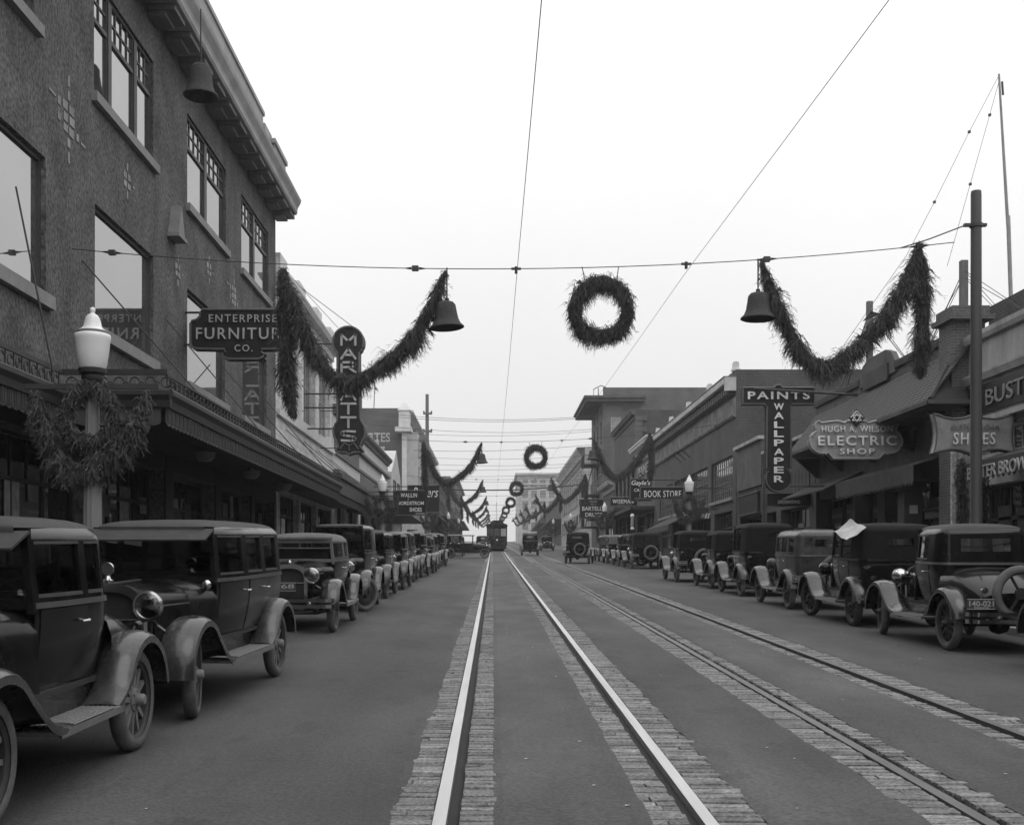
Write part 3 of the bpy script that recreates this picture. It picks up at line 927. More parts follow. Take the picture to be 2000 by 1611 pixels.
part(B4, 'turret_post', lambda mb: (mb.box(-7.75, -7.35, 95.8, 96.2, gz(96), 13.2),), WTRIM)
letters_front(B4, 'GATES', 703, 762, 845, 863, 97, LETG, off=.02, thick=.03)

FARL = [(124, 150, 15.6, BRICKD, 'dark brick block with pale trim, beyond the bay-windowed brick block'),
        (151, 186, 14.2, STUCG, 'grey rendered block far down the left side'),
        (188, 232, 17.0, BRICKM, 'tall brick block behind the distant left garlands'),
        (236, 290, 20.6, BRICKG, 'farthest grey block on the left, behind the overhead cable')]
FARR = []
def far_building(side, d0, d1, z1, wm, label, rows=None, cm=None, bayw=4.2, name='brick_block', corn_h=.9, base=None, out=.6):
    X = base if base is not None else (XL if side == 'L' else XR)
    r = thing(name, label, 'building', (X, d0, gz(d0)))
    g = gz(d1) + .3
    holes = []
    nb = max(1, int((d1 - d0 - 1) / bayw))
    stp = (d1 - d0 - .8) / nb
    z = g + 4.6
    while z + 2.1 < z1 - 1.4:
        for k in range(nb):
            holes.append((d0 + .4 + k * stp + stp * .22, d0 + .4 + k * stp + stp * .78, z, z + 2.0))
        z += 3.5
    shops = [(d0 + .4 + k * stp + .3, d0 + .4 + k * stp + stp - .3, g, g + 3.0) for k in range(nb)]
    shell(r, side, d0, d1, gz(d0) - .5, z1, wm, holes + shops, base=X)
    for h in holes: window(r, side, X, h[0], h[2], h[1] - h[0], 2.0, 'sash', fm=FRAMEW if cm is not None else FRAMEM, sill=.16, sillm=cm or SILLM, gm=rng.choice((GLASS, GLASS, GLASSB)))
    for h in shops: window(r, side, X, h[0], h[2], h[1] - h[0], 3.0, 'shop', gm=GLASSD)
    s = 1 if side == 'L' else -1
    part(r, 'cornice', lambda mb: moulding(mb, mapX(X, s), d0 + .01, d1 - .01, [(z1 - corn_h, 0), (z1 - corn_h, .1), (z1 - corn_h + .12, .14), (z1 - corn_h + .16, .05), (z1 - .42, .08), (z1 - .36, out * .7), (z1 - .3, out), (z1 - .16, out), (z1 - .12, out + .08), (z1 + .02, out + .1), (z1 + .02, -.2)]), cm or SILLM)
    part(r, 'shop_canopy', lambda mb: mb.box(min(X, X + s * 1.8), max(X, X + s * 1.8), d0 + .3, d1 - .3, g + 3.1, g + 3.35), AWND)
    return r
for d0, d1, z1, wm, lab in FARL:
    far_building('L', d0, d1, z1, wm, lab, cm=WTRIM if d0 < 130 else None)
# ------------------------------------------------------------------ right side buildings
RA = thing('shoe_store', 'stained pale parapet shoe store at the right edge, nearest on its side', 'building', (XR, 19, gz(19)))
hA = [(19.6, 23.6, 4.35, 5.0), (24.2, 27.8, 4.35, 5.0), (19.6, 23.4, .9, 3.6), (24.4, 27.7, .9, 3.6)]
shell(RA, 'R', 19, 28.45, 0, 7.2, STUCP, hA, depth=12, sidem=STUCG)
for h in hA: window(RA, 'R', XR, h[0], h[2], h[1] - h[0], h[3] - h[2], 'grid:8:1' if h[2] > 4 else 'shop', gm=GLASSD, fm=FRAMEW if h[2] > 4 else FRAMEM, recess=.3)
part(RA, 'coping', lambda mb: moulding(mb, mapR, 19, 28.45, [(7.15, .3), (7.15, -.1), (7.25, -.14), (7.36, -.14), (7.36, .3)]), STUCP)
part(RA, 'string_course', lambda mb: (moulding(mb, mapR, 19, 28.3, [(6.15, 0), (6.15, -.1), (6.3, -.16), (6.36, -.16), (6.36, 0)]), fbox(mb, mapR, 19, 28.3, 5.1, 5.22, -.22, -.002)), STUCP)
fa = part(RA, 'fascia', lambda mb: fbox(mb, mapR, 19.3, 28.2, 5.35, 6.05, -.06, -.002), SIGND)
letters_wall(RA, 'BUSTER BROWN', 'R', XR - .07, 27.0, 20.6, 5.5, 5.88, LETD, bold=0)
part(RA, 'chimney', lambda mb: (mb.box(13.2, 18, 27.2, 30.0, 6.5, 8.55), mb.box(14.2, 15.4, 28.0, 29.2, 8.55, 8.8)), BRICKD)
AWA = thing('shop_awning', 'dark awning with white lettering on its valance at the right edge', 'awning', (XR - 1.4, 19.4, gz(19) + 3))
part(AWA, 'canvas', lambda mb: mb.hexa([(XR - .01, 19.4, 4.3), (XR - .01, 25.9, 4.3), (XR - .01, 25.9, 4.25), (XR - .01, 19.4, 4.25), (XR - 1.0, 19.4, 4.0), (XR - 1.0, 25.9, 4.0), (XR - 1.0, 25.9, 3.95), (XR - 1.0, 19.4, 3.95)]), AWND)
def val(mb, X, d0, d1, z1, h, step, depth=.18, sharp=True):
    P = [(d0, z1)]; u = d0
    P2 = []
    while u < d1 - 1e-3:
        P2 += [(u, z1 - h), (u + step * .5, z1 - h - depth), (u + step, z1 - h)] if sharp else [(u, z1 - h), (u + step * .1, z1 - h - depth), (u + step * .9, z1 - h - depth), (u + step, z1 - h)]
        u += step
    u = d0
    m = mapX(X, 1)
    k = 0
    while k < len(P2) - 1:
        a, b = P2[k], P2[k + 1]
        if abs(b[0] - a[0]) > 1e-6:
            mb.hexa([m(a[0], a[1], 0), m(b[0], b[1], 0), m(b[0], b[1], .015), m(a[0], a[1], .015), m(a[0], z1, 0), m(b[0], z1, 0), m(b[0], z1, .015), m(a[0], z1, .015)])
        k += 1
part(AWA, 'valance', lambda mb: val(mb, XR - 1.02, 19.4, 25.9, 3.98, .32, .25, .1), AWND)
letters_wall(AWA, 'BUSTER BROWN', 'R', XR - 1.03, 25.75, 22.6, 3.62, 3.9, LETG, bold=.0)

RB = thing('tile_hood_store', 'low store with a tiled roof hood above a shingled canopy and raised name panel', 'building', (XR, 28.5, gz(28.5)))
hB = [(29.6, 34.2, 1.1, 4.1), (34.9, 36.6, 1.1, 4.1), (37.1, 41.0, 1.2, 4.1)]
shell(RB, 'R', 28.5, 41.5, 0, 7.55, STUCG, hB, depth=14)
for h in hB: window(RB, 'R', XR, h[0], h[2], h[1] - h[0], h[3] - h[2], 'shop', gm=GLASSD, recess=.45)
part(RB, 'coping', lambda mb: (moulding(mb, mapR, 28.9, 33.2, [(7.5, .3), (7.5, -.08), (7.62, -.1), (7.7, -.1), (7.7, .3)]), moulding(mb, mapR, 36.4, 41.5, [(7.5, .3), (7.5, -.08), (7.62, -.1), (7.7, -.1), (7.7, .3)])), DARKWALL)
def rais(mb):
    P = [(33.2, 7.4), (36.4, 7.4), (36.4, 7.75), (36.1, 8.05), (35.6, 8.2), (34.0, 8.2), (33.5, 8.05), (33.2, 7.75)]
    mb.prism(P, mapR, -.06, .1)
part(RB, 'name_panel', rais, STUCG)
part(RB, 'plaque', lambda mb: (fbox(mb, mapR, 33.7, 35.9, 7.25, 7.75, -.12, -.061),), DARKWALL)
part(RB, 'corner_pier', lambda mb: (mb.box(XR - .42, XR + .42, 28.2, 29.0, gz(28), 7.8), mb.box(XR - .54, XR + .56, 27.95, 29.2, 7.8, 7.93), mb.box(XR - .46, XR + .48, 28.05, 29.1, 7.93, 8.15)), BRICKM)
part(RB, 'pier_base', lambda mb: (mb.box(XR - .45, XR + .40, 28.15, 28.2, gz(28), 4.75), [mb.box(XR - .45 + k * .17, XR - .45 + k * .17 + .11, 28.10, 28.151, gz(28), 4.7) for k in range(5)]), mat('pale_mottled_pier', .42, rough=.9, var=.5, scale=9, var2=.3, scale2=25))
# tiled hood: rows of tiles lie one over another
X0h, X1h, zE, zR_ = 10.85, XR - .02, 5.75, 7.15
def hoodf(t, u): return (X0h + (X1h - X0h) * t, u, zE + (zR_ - zE) * t)
rows = 14
row_me = None
mbr = MB()
sl_ = math.atan2(zR_ - zE, X1h - X0h)
n_t = 32
seg = 13.4 / n_t
for k in range(n_t):
    r2 = random.Random(k)
    a = k * seg
    mbr.hexa([(0, a, r2.uniform(.012, .022)), (0, a + seg - .02, r2.uniform(.012, .022)), (.17, a + seg - .02, .0), (.17, a, .0), (0, a, .045), (0, a + seg - .02, .045), (.17, a + seg - .02, .03), (.17, a, .03)])
row_me = mbr.mesh('tile_course', ROOFT)
for k in range(rows):
    c = hoodf(k / rows, 28.0)
    obj('tile_course', row_me, RB, Vector(c) - world_loc(RB), rot=(0, -sl_, 0))
def hoodb(mb):
    mb.hexa([(X0h, 27.95, zE - .1), (X0h, 41.4, zE - .1), (X1h, 41.4, zE - .1), (X1h, 27.95, zE - .1), (X0h + .02, 27.95, zE), (X0h + .02, 41.4, zE), (X1h, 41.4, zR_), (X1h, 28.8, zR_)])
part(RB, 'hood_deck', hoodb, DARKWALL)
part(RB, 'gutter', lambda mb: (mb.box(X0h - .1, X0h + .01, 27.85, 41.4, zE - .08, zE + .03), mb.box(X0h - .1, X1h + .1, 27.82, 27.92, zE - .08, zE + .03)), STUCG)
part(RB, 'hip_ridge', lambda mb: mb.tube([(X0h, 27.95, zE + .06), (X1h - .05, 28.75, zR_ + .06)], .07, 6), ROOFT)
for u in (28.6, 31.8, 35.0, 38.2, 41.0): part(RB, 'bracket', lambda mb: mb.hexa([(XR - .02, u, 4.9), (XR - .02, u + .12, 4.9), (XR - .14, u + .12, 4.9), (XR - .14, u, 4.9), (XR - .02, u, 5.6), (XR - .02, u + .12, 5.6), (X0h + .15, u + .12, 5.6), (X0h + .15, u, 5.6)]), DARKWALL)
for u, h in ((30.4, 9.9), (38.0, 10.6)):
    pl = thing('roof_mast', 'square wooden roof mast with diagonal braces behind the raised corner pier' if u < 31 else 'plain square roof mast with four guy wires behind the right hand garland', 'mast', (XR + .8, u, 7.0))
    part(pl, 'post', lambda mb: mb.box(XR + .71, XR + .89, u - .09, u + .09, 6.9, h), WOODP)
    if u < 31: part(pl, 'brace', lambda mb: (mb.tube([(XR + .8, u - .85, 7.3), (XR + .8, u, 8.7)], .07, 4), mb.tube([(XR + .8, u + .85, 7.3), (XR + .8, u, 8.7)], .07, 4)), WOODP)
    part(pl, 'guy_wire', lambda mb: [mb.tube([(XR + .8, u, h - .25 - q), (XR + .8 + a, u + b, 7.5)], .010, 4) for q in (0, .18) for a, b in ((.3, 4.2), (.3, -3.6), (2.6, 1.0), (-.1, 3.0 + q * 4))], WIREM)
AWB = thing('shop_awning', 'grey awning with toothed edge under the tiled roof hood', 'awning', (XR - 1.1, 29.4, 3.8))
part(AWB, 'canvas', lambda mb: mb.hexa([(XR - .02, 29.2, 4.62), (XR - .02, 35.8, 4.62), (XR - .02, 35.8, 4.58), (XR - .02, 29.2, 4.58), (XR - 1.0, 29.2, 4.30), (XR - 1.0, 35.8, 4.30), (XR - 1.0, 35.8, 4.26), (XR - 1.0, 29.2, 4.26)]), AWN)
part(AWB, 'valance', lambda mb: val(mb, XR - 1.01, 29.2, 35.8, 4.29, .42, .22, .12), AWN)
AWC = thing('shop_awning', 'plain dark awning rolled half out beside the toothed grey awning', 'awning', (XR - 1, 36.2, 3.8))
part(AWC, 'canvas', lambda mb: mb.hexa([(XR - .02, 36.2, 4.75), (XR - .02, 41.3, 4.75), (XR - .02, 41.3, 4.7), (XR - .02, 36.2, 4.7), (XR - 1.3, 36.2, 4.15), (XR - 1.3, 41.3, 4.15), (XR - 1.3, 41.3, 4.1), (XR - 1.3, 36.2, 4.1)]), AWND)
# the hooded display cabinet and window cards
CAB = thing('display_cabinet', 'hooded display cabinet with a small square card under the toothed awning', 'cabinet', (XR - .5, 31.2, gz(31) + .13))
g = gz(31) + .13
part(CAB, 'body', lambda mb: mb.box(XR - .66, XR - .16, 30.8, 31.3, g, 3.75), DARKWALL)
part(CAB, 'hood', lambda mb: mb.hexa([(XR - .80, 30.6, 3.75), (XR - .03, 30.6, 3.75), (XR - .03, 31.5, 3.75), (XR - .80, 31.5, 3.75), (XR - .70, 30.8, 3.98), (XR - .13, 30.8, 3.98), (XR - .13, 31.3, 3.98), (XR - .70, 31.3, 3.98)]), STUCG)
part(CAB, 'card', lambda mb: mb.box(XR - .52, XR - .30, 30.77, 30.79, 3.1, 3.33), PAPER_PANE)
for X, D, w_, z0, z1, m_ in ((XR + .6, 29.7, 1.3, 2.9, 3.75, SHOPW), (XR + .6, 32.6, 1.5, 2.85, 3.7, SHOPW), (XR + .6, 38.0, 1.1, 2.6, 3.5, SHOPW), (XR + .6, 39.8, .8, 2.4, 3.6, SHOPW)):
    part(RB, 'window_card', lambda mb: mb.box(X - .2, X - .17, D, D + w_, z0, z1), m_)
for D, z in ((30.0, 2.95), (30.7, 2.75), (32.9, 2.8), (33.7, 2.9)): part(RB, 'display_lamp', lambda mb: (mb.lathe([(.2, .0), (.16, .12), (.06, .24), (0, .25)], 10, Matrix.Translation((XR + .22, D, z))), mb.tube([(XR + .22, D, z - .9), (XR + .22, D, z)], .03, 6)), SHOPF)
for u in (36.65, 41.0): part(RB, 'shop_post', lambda mb: mb.box(XR - .14, XR - .002, u, u + .3, gz(u), 4.4), STUCG)

RC = thing('low_shop', 'low shop with a slanted pale side panel between the tiled hood and the brick block', 'building', (XR, 41.6, gz(41)))
hC = [(42.4, 46.6, 1.4, 4.0), (47.3, 49.0, 1.4, 4.0), (49.8, 54.2, 1.5, 4.0)]
shell(RC, 'R', 41.6, 55.0, 0, 6.6, DARKWALL, hC, depth=12)
for h in hC: window(RC, 'R', XR, h[0], h[2], h[1] - h[0], h[3] - h[2], 'shop', gm=GLASSD, recess=.4)
part(RC, 'upper_panel', lambda mb: (fbox(mb, mapR, 49.6, 54.6, 5.3, 7.3, -.1, .1),), STUCG)
part(RC, 'coping', lambda mb: (fbox(mb, mapR, 49.5, 54.7, 7.3, 7.45, -.25, .2), fbox(mb, mapR, 41.7, 49.4, 6.6, 6.72, -.15, .2)), STUCP)
mb = MB(); fbox(mb, SIDES['R'], 0, .2, 0, 1.25, -.05, -.005)
BOARD = [mb.mesh('board', m_) for m_ in (STUCG, DARKWALL)]
for k in range(14): obj('board', BOARD[k % 2], RC, Vector((XR, 42.3 + k * .26, 4.2)) - world_loc(RC))

part(RC, 'wall_sign', lambda mb: fbox(mb, mapR, 50.2, 54.2, 4.15, 5.0, -.12, -.003), SIGND)
part(RC, 'sign_rail', lambda mb: (fbox(mb, mapR, 50.1, 54.3, 5.0, 5.06, -.16, -.003), fbox(mb, mapR, 50.1, 54.3, 4.09, 4.15, -.16, -.003)), STUCG)
part(RC, 'drain_pipe', lambda mb: mb.tube([(XR - .08, 49.3, gz(49)), (XR - .08, 49.3, 6.5)], .05, 6), STUCG)
for u_, z_, w_, h_ in ((42.9, 2.4, 1.1, .8), (44.6, 2.1, .8, 1.3), (50.4, 2.6, .9, .7), (52.2, 2.3, 1.2, .9)):
    part(RC, 'window_card', lambda mb: fbox(mb, mapR, u_, u_ + w_, z_, z_ + h_, .40, .42), rng.choice(CARDM))
for u_, z_, w_, h_ in ((35.0, 3.2, 1.2, .5), (37.4, 3.3, 1.5, .5), (39.3, 3.2, 1.3, .55)):
    nb_ = part(RB, 'notice_board', lambda mb: fbox(mb, mapR, u_, u_ + w_, z_, z_ + h_, .30, .34), SIGND)
    part(RB, 'notice_strip', lambda mb: fbox(mb, mapR, u_ + .1, u_ + w_ - .1, z_ + .2, z_ + .3, .285, .299), CARDM[1])
for u_, z_, w_, h_ in ((20.0, 2.2, 1.0, .9), (21.6, 1.9, .8, 1.2), (25.0, 2.2, 1.2, .8), (26.5, 2.0, .7, 1.1)):
    part(RA, 'window_card', lambda mb: fbox(mb, mapR, u_, u_ + w_, z_, z_ + h_, .30, .32), rng.choice(CARDM))
RD = thing('brick_warehouse', 'dark brick building with pale dentilled cornice, white roof finials and grid windows', 'building', (XR, 55.2, gz(55)))
hD = [(56.0, 61.4, 5.15, 7.25), (62.4, 67.6, 5.15, 7.25), (68.6, 73.8, 5.15, 7.25), (74.8, 80.4, 5.15, 7.25)]
sD = [(56.0, 60.6, 1.9, 4.5), (61.6, 67.4, 2.0, 4.5), (68.4, 74.0, 2.2, 4.6), (75.0, 81.4, 2.4, 4.7)]
shell(RD, 'R', 55.2, 82.4, 0, 11.35, BRICKD, hD + sD, depth=16)
for i, h in enumerate(hD): window(RD, 'R', XR, h[0], h[2], h[1] - h[0], h[3] - h[2], 'grid:10:5', fm=mat('steel_sash', .16, rough=.6) if i == 0 else WCACHE and bpy.data.materials['steel_sash'], gm=GLASS, recess=.12, sill=.16)
for h in sD: window(RD, 'R', XR, h[0], h[2], h[1] - h[0], h[3] - h[2], 'shop', gm=GLASSD, recess=.3)
def cD(mb):
    moulding(mb, mapR, 55.15, 82.4, [(10.58, 0), (10.58, -.5), (10.66, -.56), (10.92, -.56), (10.98, -.6), (11.02, -.6), (11.02, 0)])
    moulding(mb, mapR, 55.15, 82.4, [(9.02, 0), (9.02, -.08), (9.12, -.16), (9.18, -.16), (9.18, 0)])
    fbox(mb, mapR, 55.2, 82.4, 9.18, 10.0, -.05, -.002)
STONED = mat('sooty_stone', .15, rough=.9, var=.5, scale=1.0, var2=.25)
part(RD, 'cornice', cD, STONED)
part(RD, 'cornice_cap', lambda mb: (fbox(mb, mapR, 55.12, 82.4, 10.66, 10.93, -.575, -.5), fbox(mb, mapR, 55.1, 55.19, 10.3, 10.95, -.575, -.002)), STONE)
mb = MB(); fbox(mb, SIDES['R'], 0, .26, 0, .34, -.40, -.004)
DENT = mb.mesh('dentil', STONED)
u = 55.5
while u < 82: obj('dentil', DENT, RD, Vector((XR, u, 10.2)) - world_loc(RD)); u += .56
mb = MB(); mb.box(-.2, .2, -.22, .22, 0, .1); mb.box(-.14, .14, -.16, .16, .1, .4); mb.box(-.11, .11, -.13, .13, .4, .46)
FIN = mb.mesh('finial', mat('white_finial', .6, rough=.6))
for u in (55.7, 62.4, 69.1, 75.8, 82.0): obj('finial', FIN, RD, Vector((XR + .1, u, 11.35)) - world_loc(RD))
part(RD, 'lamp_bracket', lambda mb: [mb.tube([(XR, u, 8.3), (XR - .5, u, 8.75), (XR - 1.0, u, 8.55), (XR - 1.1, u, 8.2)], .03, 5) for u in (68.0, 69.6, 71.2)], IRON)
AWD = thing('shop_awning', 'grey striped awning low on the dark brick building beside the book sign', 'awning', (XR - 1.5, 66, 5))
part(AWD, 'canvas', lambda mb: mb.hexa([(XR - .02, 66, 5.0), (XR - .02, 76, 5.0), (XR - .02, 76, 4.95), (XR - .02, 66, 4.95), (XR - 1.6, 66, 4.2), (XR - 1.6, 76, 4.2), (XR - 1.6, 76, 4.15), (XR - 1.6, 66, 4.15)]), AWN)
part(AWD, 'valance', lambda mb: val(mb, XR - 1.62, 66, 76, 4.18, .3, .4, .1), AWN)

RE = far_building('R', 82.6, 93.6, 11.4, BRICKM, 'narrow shop with deep white cornice past the dark brick building', cm=WTRIM, bayw=3.4, corn_h=1.3, out=.6, name='corniced_shop')
letters_wall(RE, 'PENNEY', 'R', XR - .05, 92.0, 85.0, 9.0, 9.75, LETG, bold=0)
RF = far_building('R', 93.8, 110.2, 14.8, BRICKD, 'dark brick block with rough corner quoins before the tall plain block', cm=STUCG, bayw=2.6, corn_h=.7, out=.35, name='quoined_block')
mb = MB(); mb.box(XR - .08, XR + .9, 93.68, 93.79, 0, .42)
QU = [mb.mesh('quoin', STUCG)]
mb = MB(); mb.box(XR - .08, XR + .55, 93.68, 93.79, 0, .42); QU.append(mb.mesh('quoin', STUCG))
z = 11.2
k = 0
while z < 14.3: obj('quoin', QU[k % 2], RF, Vector((0, 0, z)) - world_loc(RF)); z += .45; k += 1
RG = far_building('R', 110.4, 121.8, 10.2, BRICKM, 'short shop with pale cornice at the foot of the tall plain block', cm=STONE, name='corniced_shop')
RH = thing('tall_block', 'tall plain grey block with broad projecting eaves and fire escape', 'building', (XR, 122, gz(122)))
hH = [(u, u + 1.3, z, z + 2.1) for z in (8.4, 12.0, 15.6, 18.4) for u in (123.5, 127.5, 131.5)]
shell(RH, 'R', 122, 136, 1, 19.6, BRICKG, hH, depth=13.0, zside=21.2)
for h in hH: window(RH, 'R', XR, h[0], h[2], 1.3, 2.1, 'sash', sill=.16)
window(RH, 'F', 122, 12.75, 16.0, 1.05, 1.95, 'sash', fm=FRAMEW, recess=-.05, gm=GLASSB)
part(RH, 'eaves', lambda mb: (mb.box(XR - 1.9, XR + 4.5, 121.2, 137, 19.6, 19.95), mb.box(XR - 2.1, XR + 4.5, 121.0, 137.2, 19.95, 20.2)), STUCG)
part(RH, 'roof_rail', lambda mb: (mb.tube([(XR - 1, 122, 20.2), (XR - 1, 122, 21), (XR - .2, 122, 21.4), (XR + .3, 122, 21.2)], .05, 5), mb.tube([(XR - .5, 122, 20.2), (XR - .5, 122, 21.1)], .05, 5)), IRON)
def fire(mb):
    for z in (6.2, 9.8, 13.2):
        mb.box(XR - 1.7, XR - .02, 126, 130.5, z, z + .1)
        for x in (XR - 1.7, XR - .9, XR - .1): mb.tube([(x, 126, z), (x, 126, z + 1.1)], .03, 4)
        for k in range(8): mb.tube([(XR - 1.7 + k * .23, 126, z), (XR - 1.7 + k * .23, 126, z + 1.1)], .018, 4)
        for k in range(14): mb.tube([(XR - 1.7, 126 + k * .33, z), (XR - 1.7, 126 + k * .33, z + 1.1)], .018, 4)
        mb.tube([(XR - 1.7, 126, z + 1.1), (XR - .02, 126, z + 1.1)], .03, 4); mb.tube([(XR - 1.7, 126, z + 1.1), (XR - 1.7, 130.5, z + 1.1)], .03, 4)
    for z in (6.2, 9.8):
        for q in (0, .7): mb.tube([(XR - 1.5, 127 + q * .2, z + .1), (XR - .6, 127 + q, z + 3.5)], .04, 4)
        for k in range(12): mb.tube([(XR - 1.5 + k * .075, 127, z + .1 + k * .29), (XR - 1.5 + k * .075, 127.8, z + .1 + k * .29)], .02, 4)
part(RH, 'fire_escape', fire, IRON)
# the block with a rounded corner, and the far office block
RI = thing('rounded_block', 'pale block with a rounded corner and flaring cornice beyond the fire escape', 'building', (XR, 146, gz(146)))
def rounded(z):
    pts = [(XR, 146.0)]
    pts += [(XR, 196.0)]
    for k in range(1, 9):
        a = R(90) * k / 8
        pts.append((XR + 6 - 6 * math.cos(a), 196 + 6 * math.sin(a)))
    pts.append((XR + 20, 202))
    return [(x, y, z) for x, y in pts]
part(RI, 'street_wall', lambda mb: (mb.loft([rounded(3), rounded(16.2)]), mb.face([(XR, 146, 3), (XR + 20, 146, 3), (XR + 20, 146, 17.3), (XR, 146, 17.3)])), STONE)
def flare(mb):
    def off(o, z):
        r = rounded(z); return [(x - o, y, z_) for x, y, z_ in r]
    mb.loft([off(0.02, 15.2), off(.35, 15.5), off(.4, 16.0), off(.55, 16.4), off(1.0, 17.0), off(1.05, 17.3), off(-1.0, 17.4)])
part(RI, 'cornice', flare, STONE)
part(RI, 'frieze', lambda mb: [mb.box(XR - .5, XR - .36, u, u + .5, 15.55, 15.95) for u in range(148, 195, 2)], STUCG)
for z in (7.2, 10.4, 12.9):
    for k in range(10):
        window(RI, 'R', XR, 148.5 + k * 4.7, z, 2.2, 1.9, 'sash', recess=-.08, sill=.15, gm=GLASS)
RJ = thing('office_block', 'large hazy grey office block closing the far end of the street', 'building', (7.4, 330, gz(330)))
mF = mapF(330)
hJ = [(8.6 + k * 2.6, 8.6 + k * 2.6 + 1.6, 10.2 + j * 3.1, 12.0 + j * 3.1) for k in range(5) for j in range(6)]
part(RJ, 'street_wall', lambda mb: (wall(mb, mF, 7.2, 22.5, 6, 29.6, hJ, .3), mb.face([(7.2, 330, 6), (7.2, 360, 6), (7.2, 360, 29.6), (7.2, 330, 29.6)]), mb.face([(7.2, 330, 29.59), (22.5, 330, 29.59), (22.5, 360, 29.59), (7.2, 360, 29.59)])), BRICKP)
for h in hJ: window(RJ, 'F', 330, h[0], h[2], 1.6, 1.8, 'sash', sill=.2, gm=GLASSB)  # blind glass used here to pale the panes like the hazed wall
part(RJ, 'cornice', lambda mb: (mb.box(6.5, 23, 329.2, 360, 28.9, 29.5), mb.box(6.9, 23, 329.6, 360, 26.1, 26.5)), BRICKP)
far_building('R', 206, 262, 15.0, BRICKM, 'brick block past the rounded corner, behind the distant right garlands', base=XR + .6)
far_building('R', 265, 322, 14.2, STUCG, 'farthest low grey block on the right before the office block', base=XR + .6)

# ------------------------------------------------------------------ projecting signs
def sign_board(name, label, outline, d, m, thick=.22, rim=None, rimw=.05, cat='sign', inner=None):
    xs = [p[0] for p in outline]; yy = [p[1] for p in outline]
    c = at(sum(xs) / len(xs), max(yy), d)
    s = thing(name, label, cat, c)
    M_ = mpx(d)
    part(s, 'board', lambda mb: mb.prism(outline, M_, 0, thick), m)
    if rim:
        def rm(mb):
            for w in (-.012, thick - .0):
                pts = [M_(u, v, w) for u, v in outline]
                mb.tube(pts + pts[:1], rimw, 5, cap=False)
        part(s, 'rim', rm, rim)
    return s
def arc(cx, cy, r, a0, a1, n=10, ry=None):
    return [(cx + r * math.cos(R(a0 + (a1 - a0) * k / n)), cy + (ry or r) * math.sin(R(a0 + (a1 - a0) * k / n))) for k in range(n + 1)]

d = 28.8
lft = [(475, 701), (445, 701), (437, 697), (434, 692), (440, 687), (439, 682), (381, 681), (374, 677), (372, 671), (372, 632), (375, 627), (384, 625), (390, 619), (391, 611), (395, 605)]
out = [(950 - x, y) for x, y in lft[::-1]]
S1 = sign_board('furniture_sign', 'dark scrolled hanging sign lettered for a furniture company, on the stucco wall', lft + out[:-1], d, SIGND, rim=SIGNG, rimw=.035)
letters_front(S1, 'ENTERPRISE', 409, 541, 615, 630, d, LETG, bold=.0, spacing=1.25)
letters_front(S1, 'FURNITURE', 384, 566, 641, 663, d, LETG, bold=.005, spacing=1.2)
letters_front(S1, 'CO.', 459, 494, 674, 687, d, LETG, bold=.0, spacing=1.3)
for a_, b_ in ((609, 395), (672, 375)): part(S1, 'hanger', lambda mb: mb.tube([(XL, d + .1, at(0, a_, d).z), at(b_, a_, d) + Vector((0, .1, 0))], .03, 5), IRON)

d = 47.0
out = arc(680, 668, 31, 130, 410, 22)
out = [(659, 700), ] + arc(680, 668, 30, 135, 405, 20) + [(701, 700), (703, 815)] + arc(682, 843, 31, -42, 35, 6) + [(703, 872), (709, 880), (700, 883), (690, 883), (682, 887), (674, 883), (664, 883), (655, 880), (661, 872)] + arc(682, 843, 31, 145, 222, 6) + [(659, 815)]
S2 = sign_board('store_sign', 'tall dark vertical sign with bulb-studded letters, round at both ends', out, d, SIGND, rim=SIGNG, rimw=.05, thick=.45)
ST = {'M': [[(0, 0), (0, 1), (.5, .35), (1, 1), (1, 0)]], 'A': [[(0, 0), (.5, 1), (1, 0)], [(.22, .35), (.78, .35)]], 'R': [[(0, 0), (0, 1), (.7, 1), (.95, .85), (.95, .65), (.7, .5), (0, .5)], [(.5, .5), (1, 0)]],
      'L': [[(0, 1), (0, 0), (.9, 0)]], 'T': [[(0, 1), (1, 1)], [(.5, 1), (.5, 0)]], 'S': [[(1, .95), (.3, 1), (.06, .9), (0, .75), (.08, .6), (.3, .53), (.7, .47), (.92, .4), (1, .25), (.94, .1), (.7, 0), (0, .05)]]}
M2 = mpx(d)
for k, ch in enumerate('MARLATTS'):
    cy = 664 + k * 26.8
    mb, mbb = MB(), MB()
    for stroke in ST[ch]:
        pts = [M2(667 + 27 * a, cy + 9.5 - 19 * b, -.04) for a, b in stroke]
        for i in range(len(pts) - 1):
            A, B = Vector(pts[i]), Vector(pts[i + 1])
            t = (B - A); n_ = max(1, int(t.length / .075)); t.normalize()
            q = Vector((-t.z, 0, t.x)) * .048
            e = t * (.02 if ch == 'S' else .045)
            mb.hexa([tuple(A - e - q), tuple(B + e - q), tuple(B + e + q), tuple(A - e + q)] + [tuple(c + Vector((0, .05, 0))) for c in (A - e - q, B + e - q, B + e + q, A - e + q)])
            for j in range(n_ + 1):
                c = A.lerp(B, j / n_)
                mbb.box(c.x - .022, c.x + .022, c.y - .03, c.y - .001, c.z - .022, c.z + .022)
    lo = mb.build('letter', LETG, S2)
    mbb.build('bulb_row', BULB, lo, local=False)
part(S2, 'ornament', lambda mb: (mb.tube([M2(664, 877, -.03), M2(672, 866, -.03), M2(682, 870, -.03), M2(692, 866, -.03), M2(700, 877, -.03)], .035, 5), mb.tube([M2(682, 870, -.03), M2(682, 880, -.03)], .03, 5)), SIGNG)
for y in (670, 768, 795, 836): part(S2, 'hanger', lambda mb: mb.tube([(XL, d + .2, at(0, y, d).z), at(662, y, d) + Vector((0, .2, 0))], .035, 5), IRON)
